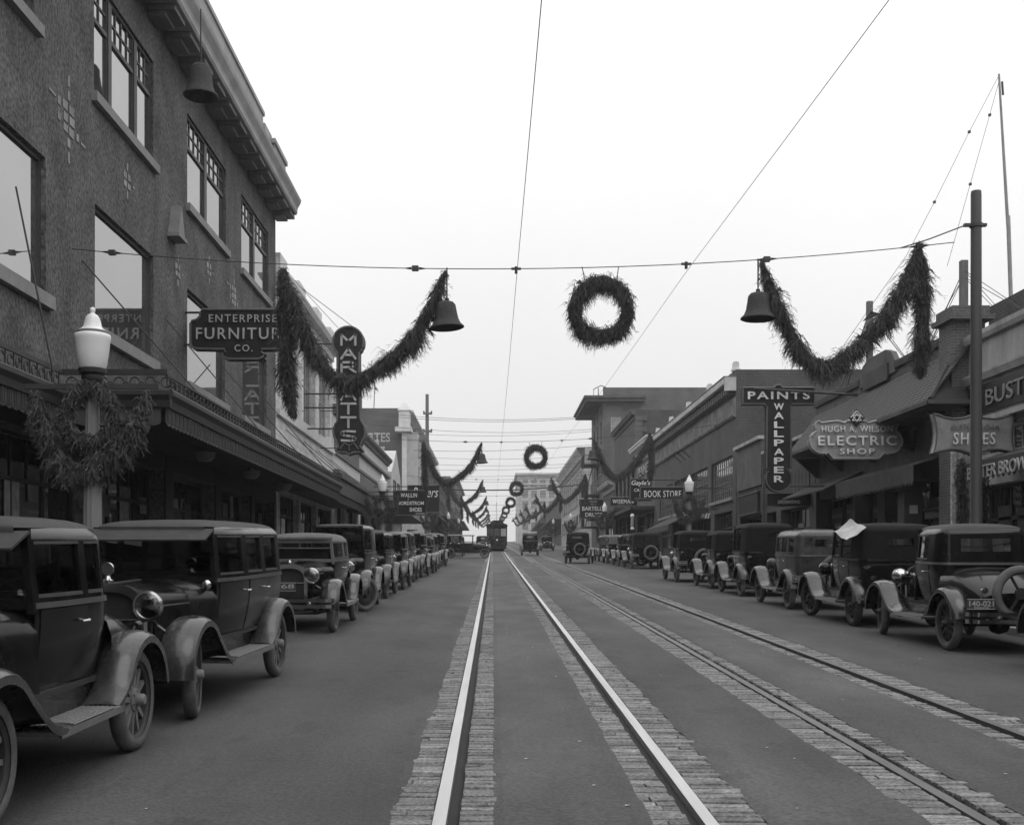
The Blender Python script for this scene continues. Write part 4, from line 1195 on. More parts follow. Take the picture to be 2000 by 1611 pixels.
part(S2, 'guy_wire', lambda mb: (mb.tube([at(660, 640, d), (XL, 44, 13.0)], .014, 4), mb.tube([at(698, 645, d), (XL, 46, 13.1)], .014, 4)), WIREM)

d = 37.0
out = [(1451, 757), (1512, 757), (1516, 752), (1524, 752), (1528, 757), (1590, 757), (1590, 789), (1548, 789), (1544, 795), (1545, 915)] + arc(1521, 935, 25, -48, 228, 18) + [(1497, 915), (1498, 795), (1494, 789), (1451, 789)]
S3 = sign_board('paint_sign', 'dark T-shaped paint and wallpaper sign with white letters down its stem', out, d, SIGND, rim=SIGNG, rimw=.03)
letters_front(S3, 'PAINTS', 1460, 1581, 765, 780, d, LETW, bold=.02, spacing=1.25)
for k, ch in enumerate('WALLPAPER'):
    y = 788.0 + k * 17.6
    letters_front(S3, ch, 1511, 1530, y, y + 13, d, LETW, bold=.02, name='letter')
part(S3, 'hanger', lambda mb: mb.tube([(XR, d - .2, at(0, 773, d).z), at(1470, 761, d) + Vector((0, -.2, 0))], .045, 6), IRON)
part(S3, 'hanger', lambda mb: mb.tube([(XR, d + .1, at(0, 949, d).z), at(1540, 949, d) + Vector((0, .1, 0))], .03, 5), IRON)

d = 31.6
half = [(1672, 895), (1628, 895), (1618, 883)] + [(1612, 887)] + arc(1606, 862, 23, 75, 240, 10) + [(1594, 838), (1592, 828), (1599, 822), (1604, 826), (1618, 824), (1636, 822), (1650, 826), (1654, 822), (1660, 823)]
out = half + [(1672, 802)] + [(3345 - x, y) for x, y in half[:0:-1]]
S4 = sign_board('electric_sign', 'grey scalloped electric shop sign with a dark diamond crest on top', out, d, SIGNM, rim=SIGNR, rimw=.03)
part(S4, 'crest', lambda mb: (mb.prism([(1672, 799), (1688, 816), (1672, 833), (1656, 816)], mpx(d), -.06, -.015),), SIGND)
part(S4, 'crest_lines', lambda mb: [mb.tube([mpx(d)(a, b, -.07), mpx(d)(c, e, -.07)], .014, 4) for a, b, c, e in ((1663, 822, 1672, 808), (1672, 808, 1681, 822), (1663, 822, 1681, 822), (1664, 812, 1672, 824), (1680, 812, 1672, 824), (1664, 812, 1680, 812), (1660, 816, 1672, 803), (1672, 803, 1684, 816))], LETW)
letters_front(S4, 'HUGH A. WILSON', 1604, 1742, 832, 844, d, LETW, bold=.0, spacing=1.15)
letters_front(S4, 'ELECTRIC', 1597, 1750, 851, 870, d, LETW, bold=.015, spacing=1.2)
letters_front(S4, 'SHOP', 1639, 1707, 876, 887, d, LETW, bold=.01, spacing=1.25)
for a_, b_ in ((870, 1745), (835, 1735)): part(S4, 'hanger', lambda mb: mb.tube([(XR, d + .1, at(0, a_, d).z), at(b_, a_, d) + Vector((0, .1, 0))], .035, 5), IRON)

d = 25.5
out = [(1823, 808), (1832, 810), (1845, 815), (1862, 818), (1884, 816), (1902, 809), (1920, 816), (1942, 818), (1960, 815), (1972, 810), (1981, 808), (1977, 826), (1975, 846), (1977, 866), (1981, 883), (1968, 880), (1950, 877), (1930, 878), (1916, 882), (1902, 887), (1888, 882), (1874, 878), (1854, 877), (1838, 880), (1823, 884), (1828, 866), (1830, 846), (1828, 826)]
S5 = sign_board('shoe_sign', 'grey concave-sided shoe sign hanging half behind the steel pole', out, d, SIGNM, rim=SIGNG, rimw=.02)
letters_front(S5, 'BUSTER BROWN', 1858, 1952, 828, 838, d, LETD, bold=.01, spacing=1.15)
letters_front(S5, 'SHOES', 1860, 1942, 845, 868, d, LETW, bold=.0, shear=.1, spacing=1.2)
part(S5, 'hanger', lambda mb: mb.tube([(XR, d + .1, at(0, 820, d).z), at(1960, 820, d) + Vector((0, .1, 0))], .03, 5), IRON)

def flat_sign(label, px0, px1, py0, py1, d, lines, m=SIGND, name='hanging_sign', side='R', rim=SIGNG, lm=LETW):
    s = sign_board(name, label, [(px0, py0), (px1, py0), (px1, py1), (px0, py1)], d, m, rim=rim, rimw=.025 * d / 50, thick=.18)
    for txt, a, b, c, e, *r in lines:
        letters_front(s, txt, a, b, c, e, d, r[0] if r else lm, **(r[1] if len(r) > 1 else {}))
    X = XR if side == 'R' else XL
    part(s, 'hanger', lambda mb: mb.tube([(X, d + .1, at(0, py0 + 2, d).z), at((px0 + px1) / 2, py0 + 2, d) + Vector((0, .1, 0))], .03, 5), IRON)
    return s
flat_sign('small black dressmaking sign below the paint sign', 1498, 1584, 963, 988, 42, [('DRESSMAKING', 1519, 1562, 977, 984, LETG)])
flat_sign('black book store sign among the garlands of the brick building', 1251, 1334, 951, 974, 58, [('BOOK STORE', 1258, 1330, 958, 971, LETW, dict(bold=.0, spacing=1.1))])
flat_sign('dark candy shop sign with script name, partly behind the book sign', 1231, 1272, 935, 978, 64, [('Gayle\'s', 1233, 1270, 938, 950, LETW, dict(shear=.2)), ('CANDIES', 1238, 1270, 954, 960), ('&', 1248, 1252, 964, 969, LETG), ('LUNCH', 1240, 1262, 971, 976, LETD)])
flat_sign('long black sign with six white letters beyond the candy sign', 1192, 1244, 971, 988, 78, [('WISEMAN', 1196, 1237, 975, 983, LETW, dict(spacing=1.15)), ('BARBER SHOP', 1206, 1234, 984.5, 987, LETD)])
flat_sign('black drug store sign at the foot of the tall block', 1133, 1178, 975, 1012, 112, [('STORE', 1152, 1166, 978, 981, LETG), ('NO. 11', 1154, 1164, 983, 986, LETG), ('BARTELL', 1137, 1176, 989, 997), ('DRUGS', 1143, 1176, 1001, 1009)])
flat_sign('black sign with curved shoe store name on the left', 768, 832, 958, 1006, 62, [('WALLIN', 783, 815, 963, 971, LETW, dict(shear=.1, spacing=1.2)), ('&', 796, 799, 973, 976, LETG), ('NORDSTROM', 776, 828, 979, 986), ('SHOES', 800, 824, 991, 999), ('STORE', 812, 830, 1001, 1005, LETG)], side='L')
flat_sign('dark sign with white script name left of the distant lamps', 796, 858, 948, 1000, 74, [('Rogers', 806, 856, 952, 977, LETW, dict(shear=.35, bold=-.005))], side='L')
fs = flat_sign('dark sign with a pale oval and striped ends under the grey striped awning', 1350, 1384, 992, 1012, 60, [], m=DARKWALL)
part(fs, 'oval', lambda mb: mb.prism(arc(1370, 1006, 6.5, 0, 345, 14, 4.5), mpx(60), -.03, -.005), SIGNR)
part(fs, 'stripe', lambda mb: [mb.prism([(1378 + q, 1012), (1381 + q, 1012), (1384 + q, 1002), (1381 + q, 1002)], mpx(60), -.04, -.01) for q in (-2, 3)], LETW)
# ------------------------------------------------------------------ motor cars of the twenties
def paint(name, v, rough=.16, coat=0, var=.35, spec=.32):
    return mat(name, v, rough=rough, var=var, scale=1.8, coat=coat, var2=.3, scale2=14, rvar=.09, spec=spec)
P_BLACK = paint('black_lacquer', .008)
P_DUSTY = paint('dusty_black_lacquer', .011, rough=.2, var=.6)
P_GREY = paint('grey_lacquer', .06, rough=.3)
P_DARK = paint('dark_lacquer', .009, rough=.2)
FENDM = mat('dusty_fender_enamel', .04, rough=.24, var=.5, scale=3, coat=.25, var2=.25, scale2=30, rvar=.12)
FENDB = mat('black_fender_enamel', .015, rough=.25, var=.4, scale=4, coat=.5, var2=.2, scale2=30, rvar=.1)
RUBBER = mat('dusty_tyre_rubber', .115, rough=.9, var=.3, scale=8, bump=.3, bscale=50)
RUBBERD = mat('dark_tyre_rubber', .04, rough=.85, var=.3, scale=8, bump=.3, bscale=50)
WOODW = mat('varnished_spoke_wood', .19, rough=.5, var=.25, scale=10)
WHEELD = mat('dark_wheel_paint', .035, rough=.5, var=.3, scale=8)
NICKEL = mat('nickel_plate', .62, rough=.18, metal=1.0, var=.08, scale=6)
LENS = mat('headlamp_lens', .30, rough=.12, metal=1.0, var=.7, scale=9, bump=.5, bscale=14)
FABRIC = mat('rubberised_top_fabric', .045, rough=.75, var=.25, scale=6, bump=.25, bscale=20)
FABRICL = mat('pale_top_fabric', .13, rough=.85, var=.2, scale=6, bump=.25, bscale=20)
FABRICD = mat('black_top_fabric', .009, rough=.85, spec=.25, var=.3, scale=6, bump=.3, bscale=16)
TREADM = mat('running_board_metal', .26, rough=.5, metal=.4, var=.25, scale=10, bump=.6, bscale=70, stretch=(1, 3, 1))
CHASSIS = mat('greasy_chassis', .018, rough=.85, var=.3)
SEATM = mat('dark_upholstery', .03, rough=.9, var=.3)
LEATHER = SEATM
PLATEM = mat('plate_digits', .38, rough=.5, var=.1)
PLATEL = mat('licence_plate_enamel', .05, rough=.5)
BELTM = mat('worn_moulding', .11, rough=.3, metal=.3, var=.2)
YROT = Matrix.Rotation(R(-90), 4, 'X')     # lathe axis z -> +y
XROT = Matrix.Rotation(R(90), 4, 'Y')      # lathe axis z -> +x

WHEELS = {}
def wheel_set(wr, kind, rubber):
    key = (wr, kind, rubber.name)
    if key in WHEELS: return WHEELS[key]
    t = MB()
    sec = .062
    prof = []
    for k in range(13):
        a = R(-125 + 250 * k / 12)
        prof.append((wr - sec + sec * math.cos(a) * (1.0 if abs(a) > .5 else .985), sec * .98 * math.sin(a)))
    t.lathe(prof, 36, XROT, caps=False)
    for q in range(0, 36):
        a0 = 2 * math.pi * q / 36
    r_ = MB()
    ri = wr - sec * 1.62
    r_.lathe([(ri, -.04), (ri + .028, -.05), (ri + .028, -.04), (ri + .012, 0), (ri + .028, .04), (ri + .028, .05), (ri, .04), (ri - .022, .025), (ri - .022, -.025), (ri, -.04)], 32, XROT, caps=False)
    s_ = MB()
    if kind == 'disc':
        s_.lathe([(ri, .01), (ri * .82, .035), (ri * .5, .05), (.1, .03), (.09, .06), (.07, .1), (0, .11)], 32, XROT)
    else:
        for k in range(12):
            a = 2 * math.pi * k / 12
            m = Matrix.Rotation(a, 4, 'X')
            h0, h1 = .024, .015
            P = [(-.02, -h0, .05), (.02, -h0, .05), (.02, h0, .05), (-.02, h0, .05), (-.014, -h1, ri), (.014, -h1, ri), (.014, h1, ri), (-.014, h1, ri)]
            s_.hexa([tuple(m @ Vector(c)) for c in P])
        s_.lathe([(.0, -.05), (.09, -.05), (.09, .028), (.075, .036), (.05, .04), (.045, .085), (.035, .1), (0, .105)], 16, XROT)
        for k in range(6):
            a = 2 * math.pi * (k + .5) / 6
            s_.box(.03, .044, .065 * math.cos(a) - .009, .065 * math.cos(a) + .009, .065 * math.sin(a) - .009, .065 * math.sin(a) + .009)
    wm = {'wood': WOODW, 'dark': WHEELD, 'disc': WHEELD}[kind]
    WHEELS[key] = (s_.mesh('wheel', wm, 40), t.mesh('tyre', rubber, 60), r_.mesh('rim', WHEELD if kind != 'wood' else FRAMEM, 40))
    return WHEELS[key]

def catmull(pts, n=6):
    out = []
    P = [pts[0]] + list(pts) + [pts[-1]]
    for i in range(1, len(P) - 2):
        for k in range(n):
            t = k / n
            out.append(tuple(.5 * ((2 * P[i][j]) + (-P[i - 1][j] + P[i + 1][j]) * t + (2 * P[i - 1][j] - 5 * P[i][j] + 4 * P[i + 1][j] - P[i + 2][j]) * t * t + (-P[i - 1][j] + 3 * P[i][j] - 3 * P[i + 1][j] + P[i + 2][j]) * t ** 3) for j in range(len(pts[0]))))
    out.append(tuple(pts[-1]))
    return out

def fender(mb, xc, sgn, path, w=.27, crown=.045, end=None):
    """sweep of a crowned section along a side-on path of (y, z)"""
    sec = [(-.5, -.06), (-.5, -.02), (-.47, .0), (-.3, crown * .75), (0, crown), (.3, crown * .75), (.44, .012), (.5, -.004), (.505, -.03), (.5, -.055)]
    inner = [(.49, -.05), (.43, -.004), (.3, crown * .75 - .012), (0, crown - .012), (-.3, crown * .75 - .012), (-.46, -.012), (-.49, -.06)]
    full = sec + inner
    rings = []
    n = len(path)
    for i, (y, z) in enumerate(path):
        e_ = (n - 1 - i if end == 'last' else i) / 9 if end else 1
        fl = .22 + .78 * min(1, e_)
        a, b = path[max(i - 1, 0)], path[min(i + 1, n - 1)]
        ty, tz = b[0] - a[0], b[1] - a[1]
        l = math.hypot(ty, tz) or 1
        ny, nz = -tz / l, ty / l
        if fender.flip: ny, nz = -ny, -nz
        rings.append([(xc + sgn * u * (w * (.9 + .1 * min(1, e_)) if end else w), y + ny * q * fl, z + nz * q * fl) for u, q in full])
    mb.loft(rings, closed=True, caps=True)
fender.flip = False

def section(hw, zt, zb, y, n=9, sh=.62):
    zs = zb + (zt - zb) * sh
    pts = [(-hw, y, zb), (-hw, y, (zb + zs) / 2), (-hw, y, zs)]
    for k in range(1, n):
        a = math.pi * (1 - k / n)
        c, s_ = math.cos(a), math.sin(a)
        pts.append((math.copysign(abs(c) ** .8, c) * hw, y, zs + (zt - zs) * s_ ** .75))
    pts += [(hw, y, zs), (hw, y, (zb + zs) / 2), (hw, y, zb)]
    return pts

DEF = dict(wb=2.85, tr=1.42, wr=.385, belt=1.20, roof=1.70, crown=.085, hw=.69, hwf=.60, rc=.17, ywf=.36, yr=None, sill=.60, rad_h=1.13, rad_w=.28,
           style='sedan', wheel='wood', rubber=None, paint=None, fend=None, top=None, upper=None, bumper=(0, 0), spare=0, plate_r=None, plate_f=None, visor=0, steer=0,
           lamp='drum', wins=((.0, .34), (.40, .66), (.72, .93)), rearwin=.62, doors=((.01, .36), (.385, .70)), cap=0, rwin_h=(.42, .80), cover=0, lampm=None, glass=None)

def make_car(name, label, loc=(0, 0, 0), rz=0, group=None, cat='car', **kw):
    q = dict(DEF); q.update(kw)
    g = lambda k: q[k]
    wb, wr, belt, roof, sill, hw, hwf = g('wb'), g('wr'), g('belt'), g('roof'), g('sill'), g('hw'), g('hwf')
    yf_ax, yr_ax = wb / 2, -wb / 2
    ywf = g('ywf')
    yr = g('yr') if g('yr') is not None else yr_ax - .38
    pm = g('paint') or P_BLACK; fmn = g('fend') or FENDM; tm = g('top') or FABRIC; um = g('upper') or pm
    gm = g('glass') or CARGLASS
    rub = g('rubber') or RUBBER
    tr = g('tr')
    t = thing(name, label, cat, group=group)
    def pt(nm, fn, m, smooth=None, par=None):
        mb = MB(); fn(mb)
        return mb.build(nm, m, par or t, smooth=smooth, local=True)
    # wheels
    wme, tme, rme = wheel_set(wr, g('wheel'), rub)
    for sx in (1, -1):
        for y, front in ((yf_ax, 1), (yr_ax, 0)):
            w = obj('wheel', wme, t, (sx * tr / 2, y, wr), rot=(rng.uniform(0, 6), 0, (0 if sx > 0 else math.pi) + (R(g('steer')) if front else 0)))
            w.rotation_mode = 'XYZ'
            obj('tyre', tme, w); obj('rim', rme, w)
    # fenders and running boards
    Rf = wr + .075
    zc = wr + .02
    zrb = .43
    fx = tr / 2 + .0
    def arcp(yc, a0, a1, k=7): return [(yc + Rf * math.cos(R(a0 + (a1 - a0) * i / k)), zc + Rf * math.sin(R(a0 + (a1 - a0) * i / k))) for i in range(k + 1)]
    front = catmull(arcp(yf_ax, -2, 140) + [(yf_ax - Rf - .02, .60), (yf_ax - Rf - .14, .515), (yf_ax - Rf - .27, .462), (yf_ax - Rf - .40, .442), (yf_ax - Rf - .52, .440)], 4)
    rear = catmull([(yr_ax + Rf + .18, zrb + .008), (yr_ax + Rf + .045, zrb + .08)] + arcp(yr_ax, 25, 172), 4)
    for sx in (1, -1):
        fender.flip = True
        pt('front_fender', lambda mb: fender(mb, sx * fx, sx, front, .32, end='last'), fmn, 40)
        fender.flip = True
        pt('rear_fender', lambda mb: fender(mb, sx * fx, sx, [p for p in rear], .29, end='first'), fmn, 40)
        fender.flip = False
        y0, y1 = yr_ax + Rf + .16, yf_ax - Rf - .28
        rb = pt('running_board', lambda mb: (mb.box(sx * fx - .14, sx * fx + .14, y0, y1, zrb - .03, zrb)), TREADM)
        pt('edge_strip', lambda mb: (mb.box(sx * (fx + .145) - .008, sx * (fx + .145) + .008, y0, y1, zrb - .04, zrb + .008)), NICKEL, par=rb)
        pt('tread_rib', lambda mb: [mb.box(sx * fx - .125 + k * .033, sx * fx - .113 + k * .033, y0 + .02, y1 - .02, zrb - .001, zrb + .006) for k in range(8)], TREADM, par=rb)['kind'] = 'stuff'
        pt('splash_apron', lambda mb: mb.hexa([(sx * .54, yr_ax + .1, zrb), (sx * .56, yr_ax + .1, zrb), (sx * .56, yf_ax - .1, zrb), (sx * .54, yf_ax - .1, zrb), (sx * .57, yr_ax + .1, sill + .05), (sx * .60, yr_ax + .1, sill + .05), (sx * .56, yf_ax - .1, sill + .05), (sx * .53, yf_ax - .1, sill + .05)]), fmn)
    # chassis
    def chas(mb):
        for sx in (1, -1):
            mb.box(sx * .40 - .04, sx * .40 + .04, yr_ax - .55, yf_ax + .35, .48, .58)
            mb.tube([(sx * .40, yf_ax + .30, .53), (sx * .40, yf_ax + .50, .50), (sx * .40, yf_ax + .56, .43)], .035, 6)
            mb.tube([(sx * .42, yf_ax + .52, .44), (sx * .42, yf_ax, .36), (sx * .42, yf_ax - .5, .46)], .028, 6)
            mb.tube([(sx * .45, yr_ax + .6, .48), (sx * .45, yr_ax, .38), (sx * .45, yr_ax - .55, .48)], .03, 6)
        mb.tube([(-tr / 2 + .06, yf_ax, wr), (-.45, yf_ax, wr - .06), (.45, yf_ax, wr - .06), (tr / 2 - .06, yf_ax, wr)], .03, 6)
        mb.tube([(-tr / 2 + .06, yr_ax, wr), (tr / 2 - .06, yr_ax, wr)], .045, 8)
        mb.lathe([(0, -.14), (.13, -.1), (.16, 0), (.13, .1), (0, .14)], 10, Matrix.Translation((0, yr_ax, wr)) @ XROT)
        mb.box(-.53, .53, yr_ax - .3, ywf + .3, .47, .60)
        mb.box(-.3, .3, ywf, yf_ax - .1, .42, .62)
        mb.tube([(.3, -wb * .3, .36), (.3, yr_ax - .5, .36)], .03, 6)
    pt('chassis', chas, CHASSIS)
    # body shell: a sheet wrapped round the plan from one windscreen post to the other
    rc = g('rc')
    def plan(hw_, yr_, rc_, ns=1):
        P = [(-hwf, ywf), (-(hwf + hw_) / 2 - .015, ywf - .35), (-hw_, ywf - .85), (-hw_, (ywf - .85 + yr_ + rc_) / 2), (-hw_ + .01, yr_ + rc_)]
        for k in range(1, 6):
            a = R(180 + 90 * k / 5)
            P.append((-hw_ + .01 + rc_ + rc_ * math.cos(a), yr_ + rc_ + rc_ * math.sin(a)))
        P.append((-.25, yr_ - .02))
        return P + [(-x, y) for x, y in P[::-1]]
    class Wrap:
        def __init__(s, P):
            s.P = P; s.U = [0]
            for a, b in zip(P, P[1:]): s.U.append(s.U[-1] + math.hypot(b[0] - a[0], b[1] - a[1]))
            s.N = []
            for i in range(len(P)):
                a, b = P[max(i - 1, 0)], P[min(i + 1, len(P) - 1)]
                l = math.hypot(b[0] - a[0], b[1] - a[1])
                s.N.append(((-(b[1] - a[1])) / l, (b[0] - a[0]) / l))
            # make the normals point inward (towards x = 0)
            if s.N[2][0] < 0: s.N = [(-x, -y) for x, y in s.N]
        def at(s, u):
            u = min(max(u, 0), s.U[-1])
            for i in range(len(s.U) - 1):
                if u <= s.U[i + 1] + 1e-9:
                    f = (u - s.U[i]) / max(s.U[i + 1] - s.U[i], 1e-9)
                    p = tuple(s.P[i][k] + (s.P[i + 1][k] - s.P[i][k]) * f for k in (0, 1))
                    n = tuple(s.N[i][k] + (s.N[i + 1][k] - s.N[i][k]) * f for k in (0, 1))
                    return p, n
        def u_at(s, y):
            for i in range(len(s.P) // 2):
                if s.P[i + 1][1] <= y <= s.P[i][1]:
                    return s.U[i] + (s.P[i][1] - y) / (s.P[i][1] - s.P[i + 1][1]) * (s.U[i + 1] - s.U[i])
            return 0
    def ins(z):
        if z < belt:
            f = (belt - z) / (belt - sill); return .008 + .09 * f * f
        f = (z - belt) / (roof - belt)
        e = .0
        if z > roof - .075: e = .055 * ((z - (roof - .075)) / .075) ** 2
        return .012 + .045 * f + e
    style = g('style')
    W = Wrap(plan(hw, yr, rc))
    def mw(u, v, w):
        p, n = W.at(u)
        o = ins(v) + w
        return (p[0] + n[0] * o, p[1] + n[1] * o, v)
    Ut = W.U[-1]
    us = list(W.U)
    pt('body', lambda mb: wall(mb, mw, 0, Ut, sill - .02, belt, us=us, vs=[sill + .1, sill + .22, sill + .36, sill + .48]), pm, 35)
    pt('belt_moulding', lambda mb: [mb.hexa([mw(a, belt - .02, -.012), mw(b, belt - .02, -.012), mw(b, belt - .02, .01), mw(a, belt - .02, .01), mw(a, belt + .015, -.012), mw(b, belt + .015, -.012), mw(b, belt + .015, .01), mw(a, belt + .015, .01)]) for a, b in zip(us, us[1:])], BELTM if style != 'touring' else pm)
    Ls = W.u_at(yr + rc)
    win_z = (belt + .045, roof - .085)
    holes = []
    for a, b in g('wins'):
        u0, u1 = .05 + a * (Ls - .05), .05 + b * (Ls - .05)
        holes += [(u0, u1, *win_z), (Ut - u1, Ut - u0, *win_z)]
    rw = g('rearwin')
    rh = g('rwin_h')
    rear_holes = []
    if rw:
        rear_holes = [(Ut / 2 - rw / 2, Ut / 2 + rw / 2, belt + (roof - belt) * rh[0], belt + (roof - belt) * rh[1])]
    vs = [roof - .075, roof - .05, roof - .025, roof]
    zcan = roof
    pt('cabin' if style != 'touring' else 'side_curtain', lambda mb: wall(mb, mw, 0, Ut, belt, roof, holes + rear_holes, .03, us=us, vs=vs), um if style != 'touring' else tm, 35)
    for h in (holes + rear_holes) if style != 'touring' else rear_holes:
        uu = [h[0]] + [x for x in us if h[0] < x < h[1]] + [h[1]]
        o = pt('window', lambda mb: [mb.face([mw(a, h[2], .022), mw(b, h[2], .022), mw(b, h[3], .022), mw(a, h[3], .022)]) for a, b in zip(uu, uu[1:])], gm)
        def fr(mb):
            for a, b in zip(uu, uu[1:]):
                for z0, z1 in ((h[2], h[2] + .022), (h[3] - .018, h[3])):
                    mb.hexa([mw(a, z0, -.006), mw(b, z0, -.006), mw(b, z0, .02), mw(a, z0, .02), mw(a, z1, -.006), mw(b, z1, -.006), mw(b, z1, .02), mw(a, z1, .02)])
        pt('window_frame', fr, BELTM if h in holes else um, par=o)
    # roof
    top_ring = [mw(u, roof, 0) for u in us]
    ov = .0 if style != 'touring' else .0
    front_ov = .06 if style == 'sedan' or style == 'coupe' else .10
    top_ring[0] = (top_ring[0][0], ywf + front_ov, roof); top_ring[-1] = (top_ring[-1][0], ywf + front_ov, roof)
    cy = (ywf + yr) / 2
    def roofm(mb):
        rings = []
        cr = g('crown')
        nfront = 5
        fr = [(top_ring[-1][0] * (1 - 2 * k / (nfront + 1)), ywf + front_ov, roof) for k in range(1, nfront + 1)]
        base = top_ring + fr
        for s_, z in ((1, 0), (.97, .022), (.9, .045), (.78, .066), (.55, .085), (.3, .096), (.02, .1)):
            rings.append([(x * s_, cy + (y - cy) * (s_ if s_ > .9 else .9 - (.9 - s_) * 1.0), roof + z * cr / .1) for x, y, _ in base])
        mb.loft(rings, closed=True); mb.face(rings[-1])
        low = [(x, y, roof - .035) for x, y, _ in base[len(us) - 1:] + base[:1]]
        up = base[len(us) - 1:] + base[:1]
        mb.loft([low, up])
    pt('roof', roofm, tm, 50)
    # windscreen
    def frame(mb):
        zt = roof - .01
        for sx in (1, -1):
            mb.hexa([(sx * (hwf - .045), ywf - .03, belt - .05), (sx * (hwf + .0), ywf - .03, belt - .05), (sx * (hwf + .0), ywf + .03, belt - .05), (sx * (hwf - .045), ywf + .03, belt - .05), (sx * (hwf - .09), ywf - .03, zt), (sx * (hwf - .045), ywf - .03, zt), (sx * (hwf - .045), ywf + .03, zt), (sx * (hwf - .09), ywf + .03, zt)])
        mb.box(-hwf + .04, hwf - .04, ywf - .025, ywf + .025, roof - .1, roof - .005)
        mb.box(-hwf + .03, hwf - .03, ywf - .02, ywf + .02, belt - .02, belt + .04)
        mb.box(-hwf + .05, hwf - .05, ywf - .012, ywf + .014, belt + .22, belt + .24)
    ws = pt('windscreen', frame, um if style != 'touring' else pm)
    pt('glass', lambda mb: mb.face([(-hwf + .04, ywf, belt + .03), (hwf - .04, ywf, belt + .03), (hwf - .08, ywf, roof - .09), (-hwf + .08, ywf, roof - .09)]), gm, par=ws)
    if g('visor'):
        pt('sun_visor', lambda mb: mb.hexa([(-hwf + .02, ywf + .04, roof - .02), (hwf - .02, ywf + .04, roof - .02), (hwf - .02, ywf + .03, roof - .035), (-hwf + .02, ywf + .03, roof - .035), (-hwf + .04, ywf + .26, roof - .125), (hwf - .04, ywf + .26, roof - .125), (hwf - .04, ywf + .255, roof - .14), (-hwf + .04, ywf + .255, roof - .14)]), tm)
    # cowl and bonnet
    yfw = ywf + .36
    yrad = yf_ax + .06
    zct = belt + .015
    rh_, rwd = g('rad_h'), g('rad_w')
    pt('cowl', lambda mb: mb.loft([section(hwf + .005, zct, sill, ywf - .02), section(hwf - .02, zct, sill, ywf + .12), section(.47, zct - .01, sill, yfw)]), pm, 45)
    def mid(f): return section(.465 + (rwd - .465) * f, zct - .015 + (rh_ - zct + .015) * f, sill + .02, yfw + .005 + (yrad - yfw) * f)
    pt('bonnet', lambda mb: mb.loft([mid(k / 4) for k in range(5)]), pm, 45)
    def louv(mb):
        for sx in (1, -1):
            for k in range(14):
                f = .22 + .045 * k
                x = .465 + (rwd - .465) * f
                y = yfw + (yrad - yfw) * f
                mb.box(sx * (x + .004) - .012, sx * (x + .004) + .012, y - .006, y + .012, .72, .93)
    pt('bonnet_louvres', louv, pm)
    pt('bonnet_hinge', lambda mb: (mb.tube([(0, yfw, zct - .0), (0, yrad, rh_ + .012)], .012, 5), [mb.tube([(sx * .462, yfw, sill + .02 + (zct - .015 - sill) * .62), (sx * (rwd + .002), yrad, sill + .02 + (rh_ - sill) * .62)], .009, 5) for sx in (1, -1)]), BELTM)
    # radiator
    so_, si_ = section(rwd + .022, rh_ + .025, sill - .08, yrad, 11), section(rwd - .035, rh_ - .05, sill - .02, yrad, 11)
    def radshell(mb):
        f1 = [(x, y + .09, z) for x, y, z in so_]; f2 = [(x, y + .085, z) for x, y, z in si_]; f3 = [(x, y + .03, z) for x, y, z in si_]
        mb.loft([so_, f1, f2, f3])
    rs = pt('radiator_shell', radshell, NICKEL if g('cap') != 2 else pm, 40)
    pt('radiator_core', lambda mb: (mb.face([(x, y + .04, z) for x, y, z in si_]),), mat('radiator_core', .02, rough=.6, bump=1, bscale=120) if 'radiator_core' not in bpy.data.materials else bpy.data.materials['radiator_core'], par=rs)
    def capf(mb):
        mb.lathe([(.05, 0), (.05, .03), (.03, .04), (.02, .07), (.0, .075)], 12, Matrix.Translation((0, yrad + .045, rh_ + .02)))
        if g('cap') == 1:
            mb.lathe([(0, -.018), (.055, -.018), (.06, 0), (.055, .018), (0, .018)], 16, Matrix.Translation((0, yrad + .045, rh_ + .15)) @ YROT)
    pt('radiator_cap', capf, NICKEL, 40, par=rs)
    # lamps
    lz, ly, lx = rh_ - .17, yf_ax + .16, .38
    lm = g('lampm') or pm
    for sx in (1, -1):
        prof = [(.0, -.17), (.045, -.165), (.085, -.13), (.115, -.05), (.125, .0)] if g('lamp') == 'bullet' else [(.0, -.14), (.06, -.135), (.105, -.09), (.122, -.02), (.125, .0)]
        hl = pt('headlamp', lambda mb: (mb.lathe(prof, 20, Matrix.Translation((sx * lx, ly, lz)) @ YROT), mb.tube([(sx * lx, ly - .05, lz - .11), (sx * (lx - .02), ly - .06, zc + .06)], .018, 6)), lm, 45)
        pt('lamp_rim', lambda mb: mb.lathe([(.112, .0), (.132, -.005), (.134, .02), (.112, .028), (.112, 0)], 20, Matrix.Translation((sx * lx, ly, lz)) @ YROT, caps=False), NICKEL, 45, par=hl)
        pt('lens', lambda mb: mb.lathe([(.114, .015), (.08, .028), (.04, .034), (0, .036)], 20, Matrix.Translation((sx * lx, ly, lz)) @ YROT), LENS, 60, par=hl)
    pt('lamp_bar', lambda mb: mb.tube([(-fx, ly - .06, zc + .22), (-lx, ly - .06, lz - .13), (lx, ly - .06, lz - .13), (fx, ly - .06, zc + .22)], .016, 6), fmn)
    if g('cap') == 1:
        for sx in (1, -1):
            pt('cowl_lamp', lambda mb: mb.lathe([(0, -.07), (.04, -.05), (.05, 0), (.04, .012), (0, .02)], 12, Matrix.Translation((sx * (hwf - .06), ywf + .17, belt - .04)) @ YROT), NICKEL, 45)
